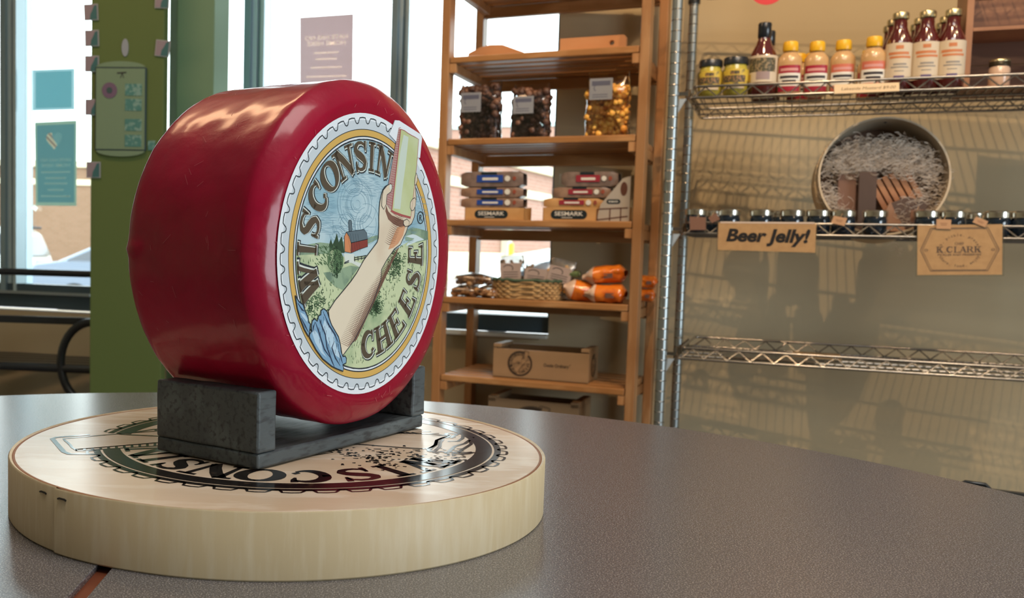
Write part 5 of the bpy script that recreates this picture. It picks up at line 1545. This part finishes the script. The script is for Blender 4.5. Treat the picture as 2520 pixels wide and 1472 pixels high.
for px0, px1, lab in ((1728, 1776, 'jelly jar in the back row between the first two front ones'), (1890, 1938, 'jelly jar in the back row between the third and fourth front ones'), (2368, 2412, 'jelly jar in the back row between the two tags over the kraft sign')):
    put(jj, False, px0, px1, Z3, .115, lab, 'jelly jars on the third tier')
tagm = mat('kraft_tag', (.52, .30, .16), .7); tagd = mat('kraft_tag_brown', (.20, .10, .065), .7)
string = mat('jute_string', (.45, .30, .16), .8)
for i, (cs, mm, lab) in enumerate(((((1697, 533), (1737, 535), (1737, 566), (1698, 566)), tagd, 'dark brown tag hanging on the leftmost jelly jar'),
        (((1742, 536), (1762, 524), (1772, 540), (1752, 549)), tagd, 'dark brown folded tag between the first two jelly jars'),
        (((2052, 531), (2085, 537), (2078, 556), (2045, 549)), tagm, 'tilted kraft tag hanging on a jelly jar left of the round box'),
        (((2305, 539), (2341, 541), (2340, 564), (2304, 563)), tagm, 'straight kraft tag above the middle of the square sign'),
        (((2402, 533), (2432, 545), (2424, 560), (2393, 547)), tagm, 'tilted kraft tag above the right part of the square sign'),
        (((2241, 517), (2273, 516), (2272, 545), (2240, 546)), tagd, 'brown tag standing up behind the shelf edge, right of the round box'))):
    t, P2 = sign('kraft_tag', cs, -.011 if i != 5 else .06, lab, 'tag')
    t['group'] = 'kraft tags on the jelly jars'
    mb = MB(); sheet(mb, P2, -.0005, .0005); mb.build('card', mm, t)
    TL, TR_ = Vector(P2[0]), Vector(P2[1]); q = (TL + TR_) / 2
    mb = MB(); mb.tube([(q.x, -.0008, q.y - .002), (q.x + .002, .004, q.y + .004), (q.x + .004, .009, q.y + .008)], .0006, 5); mb.build('string', string, t)
    if mm is tagm:
        mq = quadmap(P2, -.0008); mb = MB()
        for v0, u0, u1 in ((.55, .25, .75), (.38, .3, .7)): mb.add([mq(u0, v0), mq(u1, v0), mq(u1, v0 + .06), mq(u0, v0 + .06)], [(0, 1, 2, 3)])
        mb.build('print', mat('tag_print', (.30, .14, .07), .6), t)

# round wooden box with shredded paper, leaning on the third tier
x_, z_ = WI.loc(2175, 424, .10)
RB = .139
P = WI.w(x_, .10, Z3 + RB * cos(.16) + .002)
tl = -.13
rbx = empty('round_gift_box', P, WI.phi + .08, 'round pale wooden box standing on edge, filled with shredded paper and small boards', 'box')
rbx.rotation_euler = (tl, 0, WI.phi + .08)
def my(M=None): return Matrix.Rotation(pi / 2, 4, 'X')
MR = Matrix.Rotation(pi / 2, 4, 'X')     # lathe axis z -> -y
hoop2 = mat('pale_hoop', (.56, .48, .36), .55, noise=(6, (.48, .40, .29), .4, .6))
dep = .105
MB().lathe([(RB - .004, -dep), (RB, -dep), (RB, 0), (RB - .004, 0), (RB - .004, -dep)], 72, M=MR).build('hoop', hoop2, rbx, smooth=40)
MB().lathe([(RB + .0005, -.042), (RB + .004, -.042), (RB + .004, -dep - .002), (0, -dep - .002)], 72, M=MR).build('outer_base', mat('pale_hoop_outer', (.60, .46, .28), .5), rbx, smooth=40)
MB().lathe([(0, -dep + .004), (RB - .004, -dep + .004)], 72, M=MR).build('back_disc', mat('brown_back', (.17, .10, .07), .8), rbx)
pap = mat('shredded_paper', (.66, .58, .50), .7)
rnd = random.Random(77)
def curls(n, fn, parent, name, mt, rr=.0006):
    mb = MB()
    for i in range(n):
        c_ = fn()
        a = rnd.uniform(0, 6.28); L_ = rnd.uniform(.018, .045); k = rnd.uniform(1, 4) * rnd.choice((-1, 1))
        pts = []
        q = Vector(c_); el = rnd.uniform(-.7, .7)
        for s_ in range(6):
            pts.append(q.copy()); q = q + Vector((cos(a), sin(el) * .6, sin(a))) * L_ / 5; a += k * .35
        W_ = .00055
        vs = []
        for p_ in pts:
            vs += [p_ + Vector((0, -.0003, W_)), p_ - Vector((0, -.0003, W_))]
        mb.add(vs, [(2 * s_, 2 * s_ + 1, 2 * s_ + 3, 2 * s_ + 2) for s_ in range(5)])
    o = mb.build(name, mt, parent); o['kind'] = 'stuff'
    return o
def top_mass():
    while True:
        a = rnd.uniform(R_(8), R_(172)); r = rnd.uniform(.03, RB - .012)
        x, z = r * cos(a), r * sin(a)
        if z > .012 - .25 * abs(x) + .01 * sin(x * 60) and z < .092 - 2.2 * x * x: return (x, rnd.uniform(.01, .075), z)
curls(3000, top_mass, rbx, 'shredded_paper', pap)
def side_mass():
    s_ = rnd.choice((-1, 1, 1)); a = R_(rnd.uniform(-75, 12)) if s_ > 0 else R_(180 + rnd.uniform(5, 55))
    r = rnd.uniform(.085 if s_ > 0 else .105, RB - .008)
    return (r * cos(a), rnd.uniform(.005, .05), r * sin(a))
curls(420, side_mass, rbx, 'shredded_paper', pap)
def stray(): return (rnd.uniform(.01, .10), rnd.uniform(-.03, .0), rnd.uniform(-.185, -.12))
curls(14, stray, rbx, 'loose_strips', pap)
bd = mat('dark_board', (.075, .042, .032), .6, noise=(12, (.05, .028, .022), .4, .6), stretch=(1, 1, .3)); bo_ = mat('orange_board', (.36, .17, .08), .55, noise=(12, (.28, .12, .055), .4, .6))
MB().box(-.050, -.012, .01, .03, -.128, .012).build('small_board', bd, rbx, bevel=.001)
MB().box(-.092, -.052, .03, .045, -.095, .010).build('small_board', mat('brown_board', (.15, .075, .05), .6), rbx, bevel=.001)
MR2 = Matrix.Translation((.035, .035, -.03)) @ Matrix.Rotation(R_(-28), 4, 'Y')
for i in range(6):
    MB().box(-.045 + i * .0155, -.045 + i * .0155 + .012, 0, .008, -.035, .045, M=MR2).build('ribbed_slat', bo_, rbx, bevel=.001)
MB().prism([(-.012, -.128), (.075, -.115), (.10, -.06), (.055, -.045), (.02, -.06), (-.010, -.12)], .018, .030).build('small_board', bd, rbx, bevel=.001)
MB().prism([(-.008, -.126), (.055, -.128), (.03, -.085), (.018, -.055)], .012, .0175).build('small_board', mat('brown_board2', (.26, .14, .085), .6), rbx, bevel=.001)
# small dark spot of glue under the top of the hoop
MB().lathe([(0, 0), (.003, 0), (.003, .001), (0, .0012)], 12, M=Matrix.Translation((.004, .03, RB - .0052)) @ Matrix.Rotation(pi, 4, 'X')).build('nail_head', inkd, rbx)

# flat wooden strip lying on the bottom tier
xq, _ = WI.loc(2010, 866, .22)
t = empty('wooden_strip', WI.w(xq, .22, SZ[3] + .0036), WI.phi, 'thin pale wooden board lying flat on the empty lowest wire tier', 'board')
MB().box(-.055, .055, -.05, .05, 0, .006).build('board', mat('strip_wood', (.42, .27, .13), .6), t, bevel=.001)
xq, _ = WI.loc(1890, 880, .10)
t = empty('clear_wrapped_card', WI.w(xq, .12, SZ[3] + .0036), WI.phi + .1, 'flat clear-wrapped card lying on the lowest wire tier left of the wooden board', 'card')
MB().box(-.10, .10, -.06, .06, 0, .003).build('card', mat('card_dull', (.22, .17, .12), .5), t); MB().box(-.105, .105, -.065, .065, .0032, .0036).build('wrap', film, t)
# red round tag under the top tier
xq, zq = WI.loc(1890, -32, -.008)
t = empty('red_round_tag', WI.w(xq, -.008, zq), WI.phi, 'red round tag hanging from the top wire tier, only its lower edge in view', 'tag')
MB().lathe([(0, -.0006), (.040, -.0006), (.040, .0006), (0, .0006)], 40, M=MR).build('disc', mat('tag_red', (.62, .04, .05), .5), t)
# big dark plate on the top tier: nothing of it is in view, so it is left out

# ------------------------------------------------------------------ things on the green panel
PFo = PF
cardm = mat('card_mauve', (.34, .27, .30), .5); cardt = mat('card_teal', (.06, .17, .17), .5); cardw = mat('card_edge', (.42, .46, .46), .5)
for i, (px, py, rz, lab) in enumerate(((224, 30, .05, 'small square picture card on the left edge of the green panel, highest one'), (226, 94, .03, 'small square picture card on the left edge of the green panel, second from the top'), (226, 157, .0, 'small square picture card on the left edge of the green panel, third from the top'),
        (227, 264, .0, 'small square picture card left of the round-ended plaque, half hidden at its edge'), (230, 418, .0, 'small square picture card lowest on the left edge, below the plaque'), (399, 0, -.03, 'small square picture card at the top of the bright gap'), (400, 119, -.10, 'small tilted square picture card across the bright gap'))):
    x, z = PF.loc(px, py, -.004)
    t = empty('picture_card', PF.w(x, -.0035, z - .024), PF.phi, lab, 'card', 'square cards along the panel edges')
    hw = .0215
    c, s_ = cos(rz), sin(rz)
    def RM(y): return Matrix.Translation((0, y, .024)) @ Matrix.Rotation(-rz, 4, 'Y')
    MB().box(-hw, hw, -.001, .001, -.0235, .0235, M=RM(0)).build('card', cardw, t)
    MB().box(-hw + .002, hw - .002, -.0016, -.001, -.0215, .0215, M=RM(0)).build('print', cardm, t)
    mb = MB(); mb.poly([(-.004, -.0215), (.0185, -.0215), (.0185, .0205), (.010, .018), (.004, .004), (-.002, -.006)], lambda a, b: RM(0) @ Vector((a, -.0018, b)), 0); mb.build('printed_shape', cardt, t)
# plaque
x0, ztp = PF.loc(238, 165, -.006); x1_, zbt = PF.loc(356, 372, -.006)
t = empty('menu_plaque', PF.w((x0 + x1_) / 2, -.006, zbt), PF.phi, 'pale green plaque with curved ends carrying a round badge and four teal stickers', 'plaque')
w_ = x1_ - x0; h_ = ztp - zbt
plm = mat('plaque_green', (.22, .32, .20), .45); pld = mat('plaque_frame', (.035, .07, .085), .4)
MB().box(-w_ / 2 - .004, w_ / 2 + .004, -.002, .004, 0, h_).build('frame', pld, t, bevel=.002)
MB().box(-w_ / 2, w_ / 2, -.004, -.002, .004, h_ - .004).build('face', plm, t)
for s_, zb_ in ((1, h_), (-1, 0)):
    MB().prism([(w_ / 2 * cos(R_(a)), zb_ + s_ * .017 * sin(R_(a))) for a in range(0, 181, 12)], -.003, .003).build('curved_end', plm, t, bevel=.001)
MB().lathe([(0, .0055), (.023, .0055), (.023, .004), (0, .004)], 28, M=Matrix.Translation((-w_ * .22, 0, h_ * .72)) @ MR).build('round_badge', mat('badge_purple', (.20, .13, .20), .5), t)
MB().lathe([(0, .0062), (.009, .0062), (.009, .0055), (0, .0055)], 20, M=Matrix.Translation((-w_ * .22, 0, h_ * .72)) @ MR).build('badge_center', mat('badge_dark', (.06, .11, .11), .5), t)
for k, zc in enumerate((.73, .55, .31, .12)):
    st_ = MB().box(w_ * .10, w_ * .44, -.0052, -.004, h_ * zc - .017, h_ * zc + .017).build('sticker', mat('sticker_teal', (.09, .26, .23), .5, noise=(90, (.25, .42, .36), .5, .6)), t)
put_mb = MB(); stroke(put_mb, [(-.010, h_ - .018), (.018, h_ - .016)], .004, lambda a, b: Vector((a, -.0045, b)), 0); stroke(put_mb, [(.006, h_ - .018), (.0, h_ - .032)], .002, lambda a, b: Vector((a, -.0045, b)), 0); stroke(put_mb, [(.006, h_ - .018), (.010, h_ - .032)], .002, lambda a, b: Vector((a, -.0045, b)), 0)
put_mb.build('small_mark', inkd, t)
x, z = PF.loc(308, 117, -.003)
t = empty('oval_sticker', PF.w(x, -.002, z - .026), PF.phi, 'small pale pointed oval sticker above the plaque', 'sticker')
MB().prism([(.010 * sin(R_(a)) * (1.1 if a > 180 else 1), .026 - .026 * cos(R_(a))) for a in range(0, 360, 20)], -.001, .001).build('sticker', mat('sticker_pale', (.34, .38, .42), .6), t)
x, z = PF.loc(372, 358, -.003)
t = empty('teal_sticker', PF.w(x, -.002, z - .014), PF.phi, 'small teal sticker right of the plaque, beside the cheese', 'sticker')
MB().box(-.010, .012, -.001, .001, 0, .028).build('sticker', MATS['sticker_teal'], t)

# posters in the windows
WW = Frame(wo, -.30)
def poster(name, cs, label, col, ins, col2, tr=.5):
    pts = [WW.loc(px, py, .055) for px, py in cs]
    cx_ = sum(q[0] for q in pts) / 4; zmin = min(q[1] for q in pts)
    t = empty(name, WW.w(cx_, .055, zmin), WW.phi, label, 'poster')
    P2 = [(q[0] - cx_, q[1] - zmin) for q in pts]
    mq = quadmap(P2, 0)
    i_, j_ = ins, ins * .8
    if col2:
        mb = MB()
        for (u0, u1, v0, v1) in ((0, i_, 0, 1), (1 - i_, 1, 0, 1), (i_, 1 - i_, 0, j_), (i_, 1 - i_, 1 - j_, 1)):
            mb.add([mq(u0, v0), mq(u1, v0), mq(u1, v1), mq(u0, v1)], [(0, 1, 2, 3)])
        mb.build('paper_margin', paperlit(name + '_margin', col, tr), t)
        mb = MB(); mb.add([mq(i_, j_), mq(1 - i_, j_), mq(1 - i_, 1 - j_), mq(i_, 1 - j_)], [(0, 1, 2, 3)]); mb.build('printed_field', paperlit(name + '_field', col2, tr), t)
    else:
        mb = MB(); mb.add([mq(0, 0), mq(1, 0), mq(1, 1), mq(0, 1)], [(0, 1, 2, 3)]); mb.build('sheet', paperlit(name + '_paper', col, tr), t)
    return t, quadmap(P2, -.0010)


def printlit(name, col, see):
    """thin ink on the paper: the lit paper behind shows through it"""
    m = bpy.data.materials.new(name); m.use_nodes = True
    N = m.node_tree.nodes; Lk = m.node_tree.links
    N.remove(N['Principled BSDF'])
    a = N.new('ShaderNodeBsdfDiffuse'); a.inputs[0].default_value = (*col, 1)
    b = N.new('ShaderNodeBsdfTransparent'); b.inputs[0].default_value = (*see, 1)
    ad = N.new('ShaderNodeAddShader'); Lk.new(a.outputs[0], ad.inputs[0]); Lk.new(b.outputs[0], ad.inputs[1]); Lk.new(ad.outputs[0], N['Material Output'].inputs[0])
    return m


def paperlit(name, col, tr):
    """thin paper that lets daylight through from behind"""
    m = bpy.data.materials.new(name); m.use_nodes = True
    N = m.node_tree.nodes; Lk = m.node_tree.links
    N.remove(N['Principled BSDF'])
    a = N.new('ShaderNodeBsdfDiffuse'); a.inputs[0].default_value = (*col, 1)
    b = N.new('ShaderNodeBsdfTranslucent'); b.inputs[0].default_value = (*[q * tr for q in col], 1)
    ad = N.new('ShaderNodeAddShader'); Lk.new(a.outputs[0], ad.inputs[0]); Lk.new(b.outputs[0], ad.inputs[1]); Lk.new(ad.outputs[0], N['Material Output'].inputs[0])
    return m


t, mq = poster('window_poster', ((80, 172), (184, 168), (184, 270), (80, 273)), 'square turquoise paper taped high in the left window', (.30, .50, .56), .07, (.12, .31, .36), .75)
t, mq = poster('window_poster', ((85, 301), (189, 296), (188, 507), (88, 506)), 'tall dark teal poster with a striped heart and mirrored words HATE HAS NO HOME HERE', (.20, .30, .24), .05, (.085, .19, .20), .8)
lt_ = printlit('poster_pale', (.30, .28, .20), (.95, .95, .9))
mb = MB()
def mir(cx_, cy_, sc_): return lambda x, y: mq(cx_ - x * sc_, cy_ + y)
for s_, yy, wd in (('HATE HAS NO', .525, .74), ('HOME HERE', .462, .68)):
    put_text(mb, s_, mir(.5, yy, 1.0), 0, .052, width=wd, offset=.015)
for k, (yy, wd) in enumerate(((.39, .70), (.32, .50), (.255, .56), (.18, .40), (.105, .72))):
    mb.add([mq(.5 - wd / 2, yy), mq(.5 + wd / 2, yy), mq(.5 + wd / 2, yy + .018), mq(.5 - wd / 2, yy + .018)], [(0, 1, 2, 3)], 0)
mb.build('lettering', lt_, t)
def heart(n=40):
    return [(16 * sin(2 * pi * i / n) ** 3 / 34 * .40, (13 * cos(2 * pi * i / n) - 5 * cos(4 * pi * i / n) - 2 * cos(6 * pi * i / n) - cos(8 * pi * i / n)) / 34 * .25) for i in range(n)]
mb = MB(); mb.poly(heart(), lambda x, y: mq(.47 + x, .78 + y) + Vector((0, -.0002, 0)), 0); mb.build('printed_heart', [printlit('heart_grey', (.12, .14, .12), (.95, 1, 1))], t)
mb = MB(); hp = heart(); G = 44
for i in range(G):
    for j in range(G):
        u, v = -.22 + .44 * i / G, -.17 + .32 * j / G; du, dv = .44 / G, .32 / G
        if not inside(u + du / 2, v + dv / 2, hp): continue
        if (v + .10) > -.9 * (u - .02) + .075 and u > -.06: continue
        k = int(((u * .55 + v) + 1) / .034) % 2
        mb.add([mq(.47 + x, .78 + y) + Vector((0, -.0004, 0)) for x, y in ((u, v), (u + du, v), (u + du, v + dv), (u, v + dv))], [(0, 1, 2, 3)], k)
mb.build('heart_stripes', [printlit('stripe_cream', (.75, .48, .30), (1, 1, .9)), printlit('stripe_red', (.34, .07, .05), (1, .6, .5))], t)
t2, mq = poster('window_poster', ((738, 43), (870, 34), (868, 209), (738, 212)), 'pinkish mauve poster with mirrored words HATE HAS NO HOME HERE above the cheese wheel', (.42, .32, .34), .04, None, .62)
mb = MB()
for s_, yy, wd in (('HATE HAS NO', .66, .80), ('HOME HERE', .575, .72)):
    put_text(mb, s_, mir(.5, yy, 1.0), 0, .088, width=wd, offset=.02)
for yy, wd in ((.46, .46), (.37, .40), (.25, .58), (.12, .76)):
    mb.add([mq(.5 - wd / 2, yy), mq(.5 + wd / 2, yy), mq(.5 + wd / 2, yy + .022), mq(.5 - wd / 2, yy + .022)], [(0, 1, 2, 3)], 0)
mb.build('lettering', printlit('poster_cream', (.50, .50, .38), (1, 1, .95)), t2)
x, z = WW.loc(86, 512, .05)
t = empty('tape_scrap', WW.w(x, .05, z), WW.phi, 'small white scrap of tape at the lower corner of the teal poster', 'tape')
MB().box(-.010, .010, -.0005, .0005, -.008, .008, M=Matrix.Rotation(.6, 4, 'Y')).build('scrap', paperlit('tape_white', (.8, .85, .85), .9), t)

# ------------------------------------------------------------------ black metal bench on the left
blk = mat('black_metal', (.012, .016, .02), .32, coat=.5)
BY = 3.12
bn = at(186, 870, BY)
bt = empty('metal_bench', (bn.x, bn.y, FLOOR), -.06, 'black metal bench with looped arm under the left window', 'bench')
def bz(py, px=100): return at(px, py, BY).z - FLOOR
def bx(px): return at(px, 870, BY).x - bn.x
MB().tube([(x, y, z) for x, y, z in [(bx(300), 0, bz(672)), (-1.15, 0, bz(668))]], .011, 12).build('back_rail', blk, bt, smooth=50)
MB().box(-1.15, bx(300), -.006, .008, bz(797), bz(779)).build('back_rail', blk, bt, bevel=.003)
mb = MB()
cx_, cz2 = bx(236), bz(888)
rx, rz_ = abs(bx(158) - bx(236)), abs(bz(788) - bz(888))
mb.tube([(cx_ + rx * cos(R_(a)), -.03, cz2 + rz_ * sin(R_(a))) for a in range(90, 450, 10)], .0135, 12, closed=True)
mb.build('arm_loop', blk, bt, smooth=50)
MB().tube([(-1.15, -.03, bz(895)), (bx(300), -.03, bz(905))], .0125, 12).build('seat_rail', blk, bt, smooth=50)
for k in range(6):
    MB().box(-1.15, bx(300), .02 + k * .065, .065 + k * .065, bz(908), bz(903)).build('seat_slat', blk, bt, bevel=.002)
for x in (-1.1, bx(240)):
    for y in (-.02, .38):
        MB().tube([(x, y, 0), (x, y, bz(905))], .012, 10).build('leg', blk, bt, smooth=50)

# dark chair tucked in beyond the table, its back just over the table edge
q = at(2402, 1190, 1.25)
chx = empty('black_chair', (q.x, q.y, FLOOR), -.5, 'black chair behind the table edge at the lower right, only a corner showing', 'chair')
hh = q.z - FLOOR
MB().tube([(-.02, 0, hh - .006), (-.012, 0, hh), (.010, 0, hh - .0005), (.02, 0, hh - .01)], .003, 8).build('back_rail', blk, chx, smooth=50)
MB().box(-.20, .20, .02, .05, hh - .22, hh - .012).build('backrest', blk, chx, bevel=.01)
MB().box(-.21, .21, .05, .45, .43, .47).build('seat', blk, chx, bevel=.015)
for x in (-.19, .19):
    for y in (.06, .43): MB().tube([(x, y, 0), (x, y, .43)], .011, 8).build('leg', blk, chx)
    MB().tube([(x * .98, .045, .43), (x * .98, .035, hh - .03)], .010, 8).build('back_post', blk, chx)

# ------------------------------------------------------------------ assumed ceiling track lamps, out of view (their light is set at the top)
tr_ = empty('assumed_track_light', (0, 0, 0), 0, 'assumed black ceiling track with three spot heads above the racks and one added fill spot', 'lamp')
MB().box(-.6, 2.0, 1.0, 1.04, CEIL - .03, CEIL - .001).build('track', blk, tr_)
for o in list(COL.objects):
    if o.type == 'LIGHT' and o.name.startswith('track_spot'):
        d_ = o.rotation_euler.to_matrix() @ Vector((0, 0, 1))
        M = Matrix.Translation(o.location + d_ * .012) @ o.rotation_euler.to_matrix().to_4x4()
        MB().lathe([(.034, -.004), (.038, 0), (.036, .09), (.0, .10)], 24, M=M).build('spot_head', blk, tr_, smooth=40)
bpy.context.view_layer.update()
